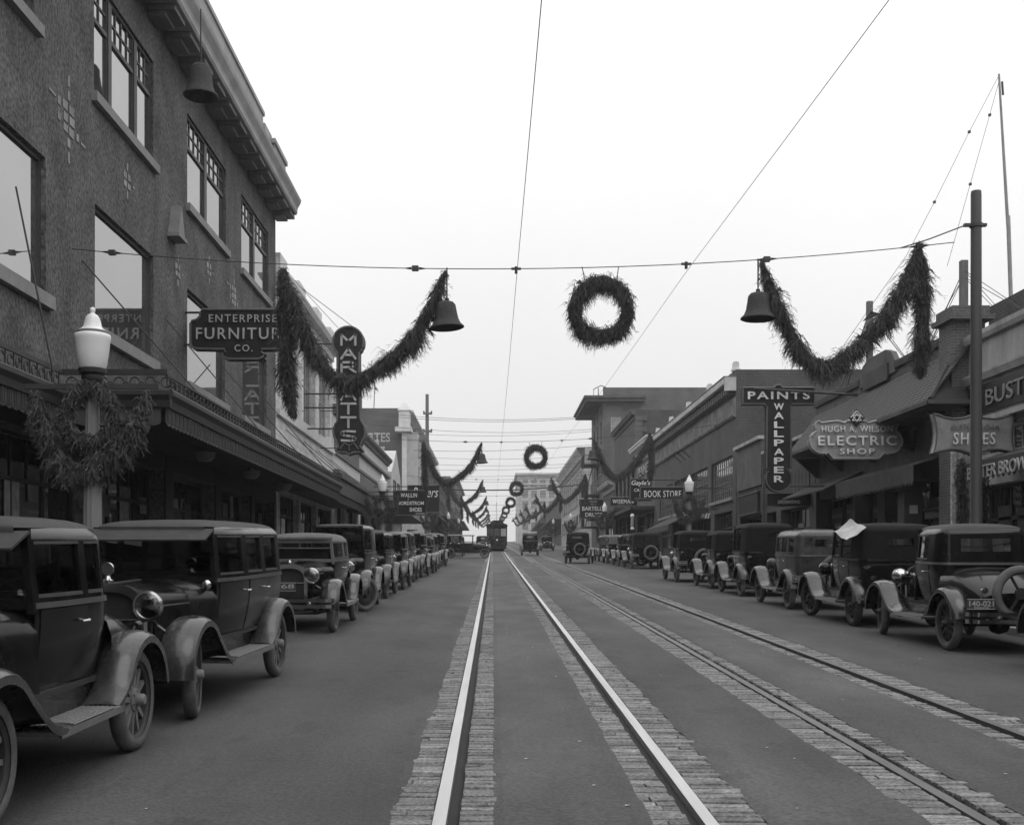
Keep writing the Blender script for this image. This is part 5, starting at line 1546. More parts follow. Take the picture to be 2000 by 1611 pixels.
    # bumpers
    def bump(yb, dirn):
        def f(mb):
            for z in (.47, .565):
                pts = [(-.80, yb - dirn * .16), (-.76, yb - dirn * .04), (-.68, yb), (0, yb + dirn * .03), (.68, yb), (.76, yb - dirn * .04), (.80, yb - dirn * .16)]
                for a, b in zip(pts, pts[1:]):
                    mb.hexa([(a[0], a[1], z - .028), (b[0], b[1], z - .028), (b[0], b[1] - dirn * .012, z - .028), (a[0], a[1] - dirn * .012, z - .028), (a[0], a[1], z + .028), (b[0], b[1], z + .028), (b[0], b[1] - dirn * .012, z + .028), (a[0], a[1] - dirn * .012, z + .028)])
            for sx in (1, -1):
                mb.box(sx * .42 - .02, sx * .42 + .02, min(yb, yb - dirn * .3), max(yb, yb - dirn * .3), .49, .55)
                mb.lathe([(0, 0), (.03, .0), (.03, .02), (0, .03)], 8, Matrix.Translation((sx * .42, yb + dirn * .02, .517)) @ (YROT if dirn > 0 else YROT @ Matrix.Rotation(math.pi, 4, 'X')))
            mb.box(-.02, .02, yb - .03, yb + .03, .44, .6)
        pt('bumper', f, NICKEL, 30)
    if g('bumper')[0]: bump(yf_ax + .62, 1)
    rear_end = yr - .04
    # doors
    for a, b in g('doors'):
        for left in (1, 0):
            u0, u1 = .05 + a * (Ls - .05), .05 + b * (Ls - .05)
            if not left: u0, u1 = Ut - u1, Ut - u0
            uu = [u0] + [x for x in us if u0 < x < u1] + [u1]
            zz = [sill + .04, sill + .14, sill + .26, sill + .38, belt - .03]
            def door(mb):
                for p, r_ in zip(uu, uu[1:]):
                    for z0, z1 in zip(zz, zz[1:]):
                        mb.face([mw(p, z0, -.007), mw(r_, z0, -.007), mw(r_, z1, -.007), mw(p, z1, -.007)])
                    mb.face([mw(p, zz[0], -.007), mw(r_, zz[0], -.007), mw(r_, zz[0], .004), mw(p, zz[0], .004)])
                    mb.face([mw(p, zz[-1], -.007), mw(r_, zz[-1], -.007), mw(r_, zz[-1], .004), mw(p, zz[-1], .004)])
                for e in (u0, u1):
                    for z0, z1 in zip(zz, zz[1:]): mb.face([mw(e, z0, -.007), mw(e, z1, -.007), mw(e, z1, .004), mw(e, z0, .004)])
            dd = pt('door', door, pm, 30)
            ue = (u1 - .06 if left else u0 + .06)
            def hand(mb):
                c = mw(ue, belt - .13, -.02); e = mw(ue + (-.10 if left else .10), belt - .13, -.045)
                mb.tube([mw(ue, belt - .13, 0), mw(ue, belt - .13, -.045)], .01, 6)
                mb.tube([mw(ue, belt - .13, -.045), e], [.013, .008], 6)
            pt('handle', hand, NICKEL, 40, par=dd)
    # seats
    def seats(mb):
        for y in (ywf - .95, yr + .12) if style != 'coupe' else (ywf - .95,):
            mb.box(-hw + .12, hw - .12, y, y + .16, .75, belt + .05)
            mb.box(-hw + .12, hw - .12, y + .16, y + .6, .75, .92)
        mb.box(-hw + .08, hw - .08, yr + .1, ywf + .2, .585, .62)
    pt('seat', seats, SEATM)
    def wheel_st(mb):
        c = Vector((-.28, ywf - .36, belt - .0)); pts = []
        for k in range(17):
            a = 2 * math.pi * k / 16
            pts.append((c.x + .2 * math.cos(a), c.y + .2 * math.sin(a) * .62, c.z + .2 * math.sin(a) * .78 * -1))
        mb.tube(pts, .013, 5, cap=False); mb.tube([(c.x, c.y, c.z), (c.x, ywf + .2, belt - .4)], .018, 5)
        mb.tube([pts[0], pts[8]], .008, 4)
    pt('steering_wheel', wheel_st, SEATM)
    # coupe deck behind the cabin
    yd = yr
    if style == 'coupe':
        yd = yr_ax - .62
        def deck(mb):
            rings = []
            for f in (0, .15, .35, .6, .8, .93, 1.0):
                y = yr + .05 + (yd - yr - .05) * f
                w_ = hw - .01 - .16 * f ** 2
                zt = belt - .04 - .34 * f ** 2.2
                rings.append(section(w_, zt, sill - .02, y, 9, .55))
            mb.loft(rings); mb.face(rings[-1])
        pt('rear_deck', deck, pm, 45)
    elif style == 'touring':
        def boot(mb):
            rings = [section(hw - .03, belt - .03, sill, yr + .02, 7, .8), section(hw - .08, belt - .08, sill, yr - .07, 7, .8)]
            mb.loft(rings); mb.face(rings[-1])
        pt('folded_boot', boot, pm, 45)
    if g('bumper')[1]: bump(yd - .30, -1)
    if g('spare'):
        z = .84
        ys_ = yd - .14
        sp = obj('spare_wheel', tme, t, (g('spare') if abs(g('spare')) < 1 else 0, ys_, z), rot=(0, 0, R(-90)))
        obj('rim', rme, sp)
        if g('wheel') != 'wood' or 1:
            mb = MB(); mb.lathe([(.0, -.02), (.08, -.02), (.08, .03), (0, .035)], 12, XROT)
            for k in range(3):
                a = 2 * math.pi * k / 3
                mb.tube([(0, 0, 0), (0, .26 * math.cos(a), .26 * math.sin(a))], .02, 5)
            obj('spare_carrier', mb.mesh('spare_carrier', CHASSIS), sp)
    def plate(txt, x, y, z, facing):
        pl = pt('licence_plate', lambda mb: mb.box(x - .19, x + .19, y - .006, y + .006, z - .07, z + .07), PLATEL)
        r = (R(90), 0, 0) if facing < 0 else (R(90), 0, math.pi)
        main, sub = txt
        for s_, hh, zz, wdt in ((main, .075, z - .03, .33), (sub, .022, z - .06, .2)):
            if not s_: continue
            xx = x - wdt / 2 if facing < 0 else x + wdt / 2
            obj('digits', text_mesh(s_, PLATEM, bold=.01), pl, (xx, y + facing * .009, zz), rot=r, scale=(wdt, hh, .006))
        pt('plate_edge', lambda mb: [mb.box(x - .19, x + .19, y - .012, y + .008, z + a, z + a + .008) for a in (-.07, .062)], PLATEM, par=pl)
    if g('plate_r'): plate(g('plate_r'), -.60, yd - .16, .70, -1)
    if g('plate_f'): plate(g('plate_f'), .05, yf_ax + .30, .78, 1)
    def tail(mb):
        mb.lathe([(0, 0), (.035, .0), (.045, .04), (.045, .075), (.0, .08)], 12, Matrix.Translation((-.52, yd - .02, .88)) @ YROT @ Matrix.Rotation(math.pi, 4, 'X'))
        mb.tube([(-.52, yd - .02, .88), (-.50, yd + .1, .66)], .014, 5)
    pt('tail_lamp', tail, NICKEL if g('bumper')[1] else pm, 40)
    t.location = loc
    t.rotation_euler = (0, 0, rz)
    # the street climbs: pitch the car with it
    t.rotation_euler = (math.asin(SLOPE) * math.cos(rz), math.asin(SLOPE) * math.sin(rz) * -1.0, rz) if abs(math.sin(rz)) < .5 else (0, 0, rz)
    return t

def park(x, y): return (x, y, gz(y) + .008)
LG, RG_ = 'cars parked along the left kerb', 'cars parked along the right kerb'
PI = math.pi
def left(name, label, xo, yfront, dev=0.0, **k):
    """a parked car facing the camera: xo = outer (street side) wheel line, yfront = front axle distance"""
    wb = k.get('wb', DEF['wb']); tr = k.get('tr', DEF['tr'])
    return make_car(name, label, park(xo - tr / 2, yfront + wb / 2), PI + dev, LG, **k)
def right(name, label, xo, yrear, dev=0.0, **k):
    wb = k.get('wb', DEF['wb']); tr = k.get('tr', DEF['tr'])
    return make_car(name, label, park(xo + tr / 2, yrear + wb / 2), dev, RG_, **k)

left('parked_coupe', 'dusty black coupe nearest on the left, cut by the picture edge', -2.72, 6.02, dev=R(-1), style='coupe', wb=2.42, ywf=.20, yr=-.93, wins=((.0, .60), (.70, .97)), doors=((.01, .66),), paint=P_DUSTY, fend=FENDM, visor=1, rearwin=.5, bumper=(0, 0), wr=.385, wheel='wood', roof=1.655, belt=1.17)
left('parked_sedan', 'large dusty four-door sedan with round nickel headlamp and visor, second on the left', -2.58, 10.0, dev=R(-3.0), steer=13, wb=2.98, ywf=.45, yr=-2.02, visor=1, cap=1, paint=P_DUSTY, fend=FENDM, roof=1.70, hw=.71, hwf=.63, wheel='wood', belt=1.18, rad_h=1.17, rad_w=.31, wins=((.02, .30), (.37, .62), (.69, .93)))
left('parked_tourer', 'shiny black car with pale fabric top and double bar bumper, third on the left', -2.70, 19.0, wb=2.75, style='coupe', ywf=.38, yr=-1.25, top=FABRICL, paint=P_BLACK, fend=FENDB, bumper=(1, 0), plate_f=('368', ''), roof=1.60, wins=((.0, .50), (.56, .93)), doors=((.01, .48),), wheel='wood', belt=1.18, upper=FABRICL)
left('parked_van', 'tall black closed car with disc wheels and a lamp by its windscreen', -2.78, 24.4, steer=-38, wb=2.6, wheel='disc', roof=1.86, paint=P_BLACK, fend=FENDB, ywf=.3, wins=((.0, .42),), rearwin=.3, doors=((.01, .45),), belt=1.25, crown=.05)
left('parked_sedan', 'dark sedan with rounded roof behind the tall black closed car', -2.82, 29.6, wb=2.75, roof=1.72, paint=P_DARK, fend=FENDM, crown=.1)
left('parked_tourer', 'open touring car with one bright headlamp, sixth on the left', -2.75, 34.5, wb=2.6, style='touring', wins=((.0, .47), (.5, .86)), rearwin=.4, roof=1.70, top=FABRICL, paint=P_BLACK, fend=FENDB, lampm=NICKEL, doors=((.02, .42), (.5, .8)))

R0 = right('parked_sedan', 'dark car mostly beyond the right picture edge with fender just showing', 6.72, 10.9, wb=2.8, paint=P_DARK)
right('parked_coupe', 'glossy black coupe with plated rear bumper and spare wheel, nearest on the right', 6.44, 15.95, dev=R(.4), steer=-13, style='coupe', wb=2.62, ywf=.24, yr=-.90, wins=((.02, .62),), doors=((.01, .70),), rearwin=.74, rwin_h=(.30, .76), spare=-.06, bumper=(0, 1), plate_r=('140-021', 'WASHINGTON'), paint=P_BLACK, fend=FENDB, roof=1.72, belt=1.22, wheel='dark', rubber=RUBBER, cap=0, lampm=NICKEL)
right('parked_tourer', 'black soft-top touring car with pale cloth flapping at its roof corner', 6.5, 20.3, steer=12, style='touring', wb=2.72, wins=((.0, .40), (.46, .74)), rearwin=.46, rwin_h=(.42, .68), top=FABRICD, paint=P_BLACK, fend=FENDM, roof=1.78, wheel='dark', rubber=RUBBERD, bumper=(0, 1), lampm=P_BLACK, hw=.72)
right('parked_sedan', 'grey dusty sedan with wide rear window and spare, ahead of the black soft-top tourer', 6.6, 25.1, wb=2.72, paint=P_GREY, upper=P_GREY, top=P_GREY, fend=FENDM, rearwin=.62, rwin_h=(.34, .74), spare=.18, plate_r=('162-554', ''), roof=1.70, bumper=(0, 0), wins=((.0, .34), (.40, .66), (.72, .95)), wheel='dark', rubber=RUBBER)
right('parked_tourer', 'tall black car with square fabric rear and tiny slit window', 6.74, 30.6, wb=2.6, style='touring', wins=((.0, .38), (.44, .70)), rearwin=.26, rwin_h=(.6, .7), top=FABRICD, paint=P_BLACK, fend=FENDM, roof=1.92, belt=1.2, lampm=P_BLACK, wheel='dark')
right('parked_roadster', 'low black open car with bright-edged rear body beside the tall black car', 6.82, 35.2, wb=2.55, style='touring', wins=((.0, .38), (.44, .72)), rearwin=.42, rwin_h=(.5, .72), top=FABRICD, paint=P_DARK, fend=FENDM, roof=1.74, wheel='dark')
c6 = right('parked_tourer', 'dark tourer with spare wheel and twin rear panes, right side, last before the gap', 6.6, 40.5, wb=2.65, style='touring', wins=((.0, .4), (.46, .74)), rearwin=.56, rwin_h=(.44, .72), spare=.2, top=FABRICD, paint=P_DARK, fend=FENDM, roof=1.78, lampm=NICKEL, plate_r=('98-610', ''))

# farther cars are copies of a few built ones
bpy.context.view_layer.update()
proto = {o.get('label'): o for o in bpy.data.objects if o.parent is None and o.get('category') == 'car'}
def proto_of(s): return next(o for l, o in proto.items() if s in l)
TOUR, SED, SED2, TALL, SPARE_T = proto_of('sixth on the left'), proto_of('rounded roof'), proto_of('grey dusty sedan'), proto_of('tall black closed'), proto_of('twin rear panes')
INDEX = {}
for o_ in bpy.data.objects:
    if o_.parent is not None: INDEX.setdefault(o_.parent.name, []).append(o_)
def again(src, label, x, y, rz, group, name=None, sz=1.0):
    c = copy_tree(src, None, label, INDEX)
    if name: c.name = name
    c.location = park(x, y)
    c.rotation_euler = (math.asin(SLOPE) * math.cos(rz), 0, rz) if abs(math.sin(rz)) < .5 else (0, -math.asin(SLOPE) * math.sin(rz), rz)
    c.scale = (1, 1, sz)
    if group: c['group'] = group
    elif 'group' in c: del c['group']
    return c
r6 = random.Random(21)
PALE = proto_of('third on the left')
lefts = [(40.4, SED2, 'grey closed car with bright fenders, seventh on the left'), (44.9, TOUR, 'open tourer close behind the grey closed car on the left'),
         (50.6, PALE, 'car with pale fabric top halfway down the left row'), (55.2, TALL, 'tall black closed car beneath the small canopy on the left'),
         (61.4, TOUR, 'tourer just past the left canopy, far down the left row'), (65.8, SED, 'dark closed car just before the truck pulling across'),
         (96, SED, 'dark closed car in the left row beyond the crossing truck'), (104, TOUR, 'faint touring car far beyond the crossing truck')]
for yy, src, lab in lefts:
    again(src, lab, -3.5 + r6.uniform(-.16, .16), yy + 1.35, PI + R(r6.uniform(-4, 4)), LG, sz=r6.uniform(.96, 1.06))
rights = [(57.6, SPARE_T, 'dark car with large round spare and number below the book sign', 0.03), (63.2, SED, 'dark closed car half hidden past the car with round spare', 0), (69.0, TOUR, 'pale-topped tourer far along the right kerb', 0), (75, SED2, 'farthest grey sedan near the barber pole', 0)]
for yy, src, lab, dv in rights:
    again(src, lab, 7.75, yy + 1.35, dv, RG_)
again(TALL, 'tall dark closed car driving away in the middle of the street', 3.3, 101.5, 0, None, name='moving_car', sz=1.1)
again(SPARE_T, 'dark touring car with spare wheel pulling out from the right', 5.45, 71.0, R(-10), None, name='moving_car', sz=1.05)
again(SED, 'small dark car with a lit lamp glint, far right of the tall moving car', 6.6, 138, PI, None, name='moving_car')
again(TOUR, 'small open car directly before the street car', -1.1, 118, PI, None, name='moving_car', sz=1.02)

# the pale-topped truck nosing across from the left
TR = thing('light_truck', 'light truck with flat pale top turning across from the left row', 'truck', park(-2.0, 88), rot=(0, 0, R(-90)))
wme, tme, rme = wheel_set(.385, 'dark', RUBBER)
for sx in (1, -1):
    for y in (1.35, -1.35):
        w = obj('wheel', wme, TR, (sx * .71, y, .385), rot=(0, 0, 0 if sx > 0 else PI)); obj('tyre', tme, w); obj('rim', rme, w)
def tp(nm, fn, m, s=None):
    mb = MB(); fn(mb); return mb.build(nm, m, TR, smooth=s, local=True)
tp('bonnet', lambda mb: mb.loft([section(.45, 1.2, .62, .45), section(.28, 1.1, .62, 1.35)], caps=True), P_BLACK, 45)
tp('cab', lambda mb: (mb.box(-.62, .62, -.55, .45, .6, 1.15), mb.box(-.6, .6, -.6, -.5, 1.15, 1.75), [mb.box(sx * .58 - .03, sx * .58 + .03, .38, .44, 1.15, 1.75) for sx in (1, -1)]), P_BLACK)
tp('roof', lambda mb: mb.box(-.66, .66, -1.5, .55, 1.74, 1.80), CLOTH)
tp('bed', lambda mb: (mb.box(-.68, .68, -1.95, -.6, .72, .8), [mb.box(sx * .66 - .02, sx * .66 + .02, -1.95, -.6, .8, 1.12) for sx in (1, -1)], mb.box(-.68, .68, -1.97, -1.93, .8, 1.12)), P_DARK)
tp('top_post', lambda mb: [mb.box(sx * .62 - .02, sx * .62 + .02, -1.45, -1.4, 1.1, 1.75) for sx in (1, -1)], P_DARK)
for sx in (1, -1):
    fp = catmull([(1.35 + .46 * math.cos(R(a)), .4 + .46 * math.sin(R(a))) for a in (10, 50, 90, 130)] + [(.8, .5), (.6, .44), (-.7, .44)], 3)
    o = tp('fender', lambda mb: fender(mb, sx * .71, sx, fp, .26), FENDM, 40)
    tp('headlamp', lambda mb: mb.lathe([(0, -.12), (.1, -.08), (.12, 0), (0, .02)], 12, Matrix.Translation((sx * .36, 1.55, .95)) @ YROT), NICKEL, 40)
tp('chassis', lambda mb: mb.box(-.45, .45, -1.9, 1.6, .45, .6), CHASSIS)

# cloth flapping off the soft top, pale canvas
bm_ = MB()
A_, B_, C_, D_ = at(1627, 1037, 20.9), at(1660, 1014, 20.7), at(1692, 1030, 19.95), at(1653, 1056, 19.9)
rows_ = []
for i in range(7):
    row = []
    for j in range(7):
        a, b = i / 6, j / 6
        c = A_.lerp(B_, a).lerp(D_.lerp(C_, a), b)
        c = c + Vector((.012 * math.sin(9 * a + 4 * b), .03 * math.sin(5 * b + 3 * a), -.035 * math.sin(math.pi * a) * (1 - b) + .018 * math.sin(8 * b - 5 * a)))
        row.append(tuple(c))
    rows_.append(row)
bm_.loft(rows_)
bm_.loft([[(x + .01, y + .012, z) for x, y, z in r_] for r_ in rows_])
tag(bm_.build('loose_cover', CLOTH, smooth=60), 'pale canvas flap hanging loose at the soft-top tourer roof corner', 'canvas flap')

# street car
ST_ = thing('street_car', 'dark electric street car approaching far down the left track', 'street car', (.46, 133, gz(133)))
def sp_(nm, fn, m, s=None, par=None):
    mb = MB(); fn(mb); return mb.build(nm, m, par or ST_, smooth=s, local=True)
sp_('body', lambda mb: (mb.box(-1.2, 1.2, 0, 11, .75, 1.75), mb.box(-1.2, 1.2, 0, 11, 2.75, 3.05), [mb.box(x - .06, x + .06, 0, .1, 1.75, 2.75) for x in (-1.14, -.4, .4, 1.14)], [mb.box(sx * 1.15 - .05, sx * 1.15 + .05, y, y + .18, 1.75, 2.75) for sx in (1, -1) for y in range(0, 11)], mb.box(-1.1, 1.1, 3, 3.1, .75, 3)), P_DARK)
sp_('roof', lambda mb: mb.loft([[(x * s_, y, z) for x, z in ((-1.28, 3.05), (-1.2, 3.2), (-.8, 3.32), (-.7, 3.55), (-.4, 3.66), (.4, 3.66), (.7, 3.55), (.8, 3.32), (1.2, 3.2), (1.28, 3.05))] for y, s_ in ((-.25, .9), (.1, 1), (11, 1))], caps=True), P_DARK, 30)
for x in (-.77, 0, .77): sp_('window', lambda mb: mb.box(x - .33, x + .33, .03, .05, 1.8, 2.7), GLASSD if x < .5 else PAPER_PANE)  # right pane painted pale for daylight seen through the car
sp_('destination_sign', lambda mb: mb.box(-.5, .5, -.06, -.002, 2.8, 3.02), SIGND)
sp_('headlamp', lambda mb: mb.lathe([(.0, -.14), (.12, -.1), (.15, 0), (0, .03)], 14, Matrix.Translation((0, -.06, 1.3)) @ YROT @ Matrix.Rotation(PI, 4, 'X')), NICKEL, 40)
sp_('fender_basket', lambda mb: (mb.box(-.9, .9, -.7, -.02, .3, .36), mb.box(-1.1, 1.1, -.02, .3, .3, .75)), CHASSIS)
sp_('truck', lambda mb: (mb.box(-.9, .9, 1.2, 3.5, .2, .72), mb.box(-.9, .9, 7.5, 9.8, .2, .72)), CHASSIS)
for sx in (1, -1):
    for y in (1.5, 3.2, 7.8, 9.5): sp_('wheel', lambda mb: mb.lathe([(0, -.05), (.4, -.05), (.4, .05), (0, .06)], 16, Matrix.Translation((sx * .76, y, .41)) @ XROT), CHASSIS, 40)
sp_('trolley_pole', lambda mb: mb.tube([(0, 5, 3.66), (0, 10.5, 6.4)], .03, 5), IRON)
HAZE = 1
# ------------------------------------------------------------------ greenery: ropes of cedar sprays
def greens(pts, r, n, seed, hang=.34, w=.035, spread=.9):
    """drooping cedar sprays set thickly along a path; returns (sprays, core) builders"""
    q = random.Random(seed)
    P = [Vector(p) for p in pts]
    L_ = [0]
    for a, b in zip(P, P[1:]): L_.append(L_[-1] + (b - a).length)
    mb = MB()
    add, face = mb.v.append, mb.f.append
    def along(t):
        s = t * L_[-1]
        for i in range(len(P) - 1):
            if s <= L_[i + 1]: return P[i].lerp(P[i + 1], (s - L_[i]) / max(L_[i + 1] - L_[i], 1e-6)), i
        return P[-1], len(P) - 2
    clump = [q.uniform(.65, 1.25) for _ in range(24)]
    for k in range(n):
        t = q.random()
        c, i = along(t)
        tan = (P[i + 1] - P[i]).normalized()
        ang = q.uniform(0, 2 * math.pi)
        side_ = Vector((math.cos(ang) * .9, math.sin(ang) * .9, math.sin(ang * 2 + 1) * .35))
        cl = clump[int(t * 23.99)]
        taper = min(1, .35 + 5 * min(t, 1 - t)) if spread > 0 else 1
        o = c + Vector((q.gauss(0, 1), q.gauss(0, 1), q.gauss(0, 1))) * r * .38 * taper
        d = (side_ * q.uniform(.1, .8) * abs(spread) + tan * q.uniform(-.5, .5) + Vector((0, 0, -1)) * q.uniform(.2, 1.0)).normalized()
        if q.random() < .06: d = (side_ + Vector((0, 0, q.uniform(-.1, .6)))).normalized()
        ln = hang * q.uniform(.35, 1.05) * cl * taper
        px = d.cross(Vector((q.uniform(-1, 1), q.uniform(-1, 1), q.uniform(-.3, .3)))).normalized()
        d2 = (d * .55 + Vector((0, 0, -.75))).normalized()
        b = len(mb.v)
        e1 = o + d * ln * .45
        e2 = e1 + d2 * ln * .55
        ww = w * q.uniform(.6, 1.2)
        for v in (o - px * ww * .3, o + px * ww * .3, e1 + px * ww * .5, e2, e1 - px * ww * .5): add(tuple(v))
        face([b, b + 1, b + 2, b + 3, b + 4])
        for j in range(6):       # side sprigs
            f = q.uniform(.1, .95)
            s0 = o.lerp(e1, f / .45) if f < .45 else e1.lerp(e2, (f - .45) / .55)
            sd = (d2 * .9 + px * q.choice((-1, 1)) * q.uniform(.25, .7)).normalized()
            sl2 = ln * q.uniform(.16, .34)
            b = len(mb.v)
            nn = px if q.random() < .7 else sd.cross(d).normalized()
            for v in (s0 - nn * .003, s0 + nn * .003, s0 + sd * sl2 * .6 + nn * ww * .28, s0 + sd * sl2, s0 + sd * sl2 * .6 - nn * ww * .28): add(tuple(v))
            face([b, b + 1, b + 2, b + 3, b + 4])
    core = MB()
    core.tube(P, [r * .42 * min(1, .3 + 4 * min(l / L_[-1], 1 - l / L_[-1])) if spread > 0 else r * .42 for l in L_], 6)
    return mb, core

def sag(a, b, low, n=20, skew=1.0):
    a, b = Vector(a), Vector(b)
    out = []
    for k in range(n + 1):
        t = k / n
        c = a.lerp(b, t)
        c.z -= low * 4 * t * (1 - t) * (1 + .12 * math.sin(t * 7))
        out.append(c)
    return out

def garland_meshes(seed, pathfn, r, n, hang, w):
    a, b = greens(pathfn, r, n, seed, hang, w)
    return a.mesh('sprays', CEDAR, recalc=False), b.mesh('rope', CEDARD, recalc=False)

def put_greens(name, label, cat, me, loc, group, scale=1.0, flip=1):
    t_ = thing(name, label, cat, loc, group=group)
    s_ = obj('sprays', me[0], t_); s_['kind'] = 'stuff'
    obj('rope', me[1], t_)
    if flip != 1 or scale != 1: t_.scale = (scale * flip, scale, scale)
    return t_

# span wires, bells, wreaths and garlands hang in rows across the street
D0, STEP = 21.0, 38.0
GG, DG, WG, BG, SG = 'garlands hung across the street', 'hanging drops of cedar', 'wreaths over the street', 'paper bells over the street', 'span wires across the street'
def span_z(x, d):
    g = gz(d)
    return g + 6.62 + .0016 * (x - 1.2) ** 2 * 4 + (.018 * (x - 1.2))
order = ['nearest', 'second', 'third', 'fourth', 'fifth', 'sixth', 'seventh', 'eighth']
q0 = gz(D0)
gl = garland_meshes(1, sag((0, 0, 0), (3.05, 0, -.05), 2.05, skew=1.1), .105, 8500, .36, .0115)
dl = garland_meshes(2, [(0, 0, 0), (.03, 0, -.7), (.05, 0, -1.5), (.10, 0, -2.3), (.2, 0, -2.75)], .12, 4600, .34, .0115)
gr = garland_meshes(3, sag((0, 0, 0), (2.95, 0, .35), 2.05), .105, 8500, .38, .0115)
dr = garland_meshes(4, [(0, 0, 0), (.05, 0, -.6), (.04, 0, -1.4), (.0, 0, -2.3)], .115, 4400, .34, .0115)
ring = [(.50 * math.cos(2 * math.pi * k / 28 + R(90)), .0, .50 * math.sin(2 * math.pi * k / 28 + R(90))) for k in range(29)]
wa, wbb = greens(ring, .13, 6500, 5, .29, .011, spread=-.5)
wm_ = (wa.mesh('sprays', CEDAR, recalc=False), wbb.mesh('rope', CEDARD, recalc=False))
bell = MB()
bell.lathe([(0, .50), (.06, .50), (.15, .47), (.19, .42), (.205, .3), (.225, .17), (.265, .07), (.32, .02), (.325, .0), (.3, -.012), (.26, .02), (.2, .1), (0, .3)], 28)
BELLME = bell.mesh('bell_body', BELLM, smooth=50)
mb = MB(); mb.tube([(0, 0, .48), (0, 0, 1.12)], .014, 6); mb.tube([(0, 0, .48), (0, 0, .55)], .04, 8)
HANG = mb.mesh('hanger', IRON)
nrows = 8
for i in range(nrows):
    d = D0 + STEP * i
    g = gz(d)
    dx = (0, .28, .0, .1, -.05, .1, 0, .05)[i]
    nm = order[i]
    zz = lambda x: span_z(x, d)
    # span wire
    xl, xr = (-7.85, 8.6) if i == 0 else (XL, XR)
    sw = thing('span_wire', '%s span wire across the street with strain insulators' % nm, 'wire', (xl, d, zz(xl)), group=SG)
    part(sw, 'wire', lambda mb: mb.tube([(xl + (xr - xl) * k / 24, d, zz(xl + (xr - xl) * k / 24)) for k in range(25)], .0075 + .00006 * d, 4), WIREM)
    for x in ((-7.1, -1.45, 5.1, 7.95) if i < 2 else (-1.45, 5.1)):
        part(sw, 'insulator', lambda mb: (mb.box(x - .06, x + .06, d - .045, d + .045, zz(x) - .045, zz(x) + .045), mb.tube([(x - .2, d, zz(x - .2)), (x, d, zz(x) + .03), (x + .2, d, zz(x + .2))], .008, 4), mb.tube([(x - .2, d, zz(x - .2)), (x, d, zz(x) - .03), (x + .2, d, zz(x + .2))], .008, 4)), INSUL)
    for x in (.43, 3.60): part(sw, 'trolley_clip', lambda mb: (mb.tube([(x, d, zz(x) + .04), (x, d, zz(x) - .09)], .03, 6), mb.box(x - .09, x + .09, d - .02, d + .02, zz(x) - .02, zz(x) + .02)), INSUL)
    # bells
    for x, sd in ((-.92, 'left'), (4.94, 'right')):
        b_ = thing('paper_bell', '%s dark bell on the %s of the street' % (nm, sd), 'bell', (x + dx + (.06 if x < 0 else 0), d, zz(x + dx) - 1.10), group=BG)
        obj('bell_body', BELLME, b_, rot=(0, R(-4 if x < 0 else 1), 0)); obj('hanger', HANG, b_)
    put_greens('cedar_garland', '%s looped cedar garland on the left of the street' % nm, 'garland', gl, (-3.95 + dx, d, zz(-4) - .08), GG)
    put_greens('cedar_drop', '%s straight cedar drop at the left end of its garland' % nm, 'garland', dl, (-3.93 + dx, d + .1, zz(-4) - .05), DG)
    put_greens('cedar_garland', '%s looped cedar garland on the right of the street' % nm, 'garland', gr, (5.0 + dx, d, zz(5) - .02), GG)
    put_greens('cedar_drop', '%s straight cedar drop at the right end of its garland' % nm, 'garland', dr, (7.98 + dx, d + .05, zz(8) - .05), DG)
    wt = put_greens('cedar_wreath', '%s round cedar wreath hung over the middle of the street' % nm, 'wreath', wm_, (2.02 + dx * .8, d, zz(2) - .72), WG)
    mb = MB(); mb.tube([(-.30, 0, .42), (-.36, 0, .73)], .008, 4); mb.tube([(.28, 0, .44), (.32, 0, .73)], .008, 4)
    mb.build('hanger_wire', WIREM, wt, local=True)

# trolley wires
for x, lab in ((.43, 'trolley wire over the left track'), (3.58, 'trolley wire over the right track')):
    mb = MB()
    pts = []
    y = -16.0
    while y < 330:
        ph = ((y - D0) / STEP) % 1.0
        pts.append((x + .02 * math.sin(y * .05), y, gz(y) + 6.55 - .10 * math.sin(math.pi * ph))); y += 2 if y < 60 else 6
    mb.tube(pts, .005, 4)
    tag(mb.build('trolley_wire', WIREM), lab, 'wire', 'trolley wires')
# utility lines that cross the street farther on
k = 0
lines = [(88, 802, 808, 'upper'), (88, 806, 815, 'lower')]
for d, y0, y1, r_, lab in ((86, 801, 812, .016, 'topmost pair of utility wires left strand'), (86.6, 806, 815, .016, 'topmost pair of utility wires lower strand'), (92, 826, 838, .014, 'slack utility wire under the topmost pair'), (99, 838, 842, .014, 'utility wire at the level of the second wreath top'),
                       (104, 873, 868, .016, 'utility wire just above the distant bells'), (110, 884, 889, .014, 'utility wire crossing behind the second wreath'), (118, 897, 903, .016, 'utility wire below the second wreath'), (126, 911, 908, .016, 'utility wire low over the distant office block'), (140, 925, 921, .018, 'lowest thin utility wire across the far street'), (152, 932, 936, .018, 'far utility wire near the third wreath')):
    a, b = at(700, y0, d), at(1160, y1, d)
    mb = MB()
    mb.tube([a.lerp(b, t / 12) - Vector((0, 0, .5 * 4 * t / 12 * (1 - t / 12))) for t in range(13)], r_, 4)
    tag(mb.build('utility_wire', WIREM), lab, 'wire', 'utility wires across the far street')
mb = MB()
a, b = at(866, 955, 100), at(1150, 944, 100)
mb.tube([a.lerp(b, t / 12) - Vector((0, 0, .3 * 4 * t / 12 * (1 - t / 12))) for t in range(13)], .06, 6)
tag(mb.build('overhead_cable', WIREM), 'thick dark cable slung across the street below the second bells', 'cable')

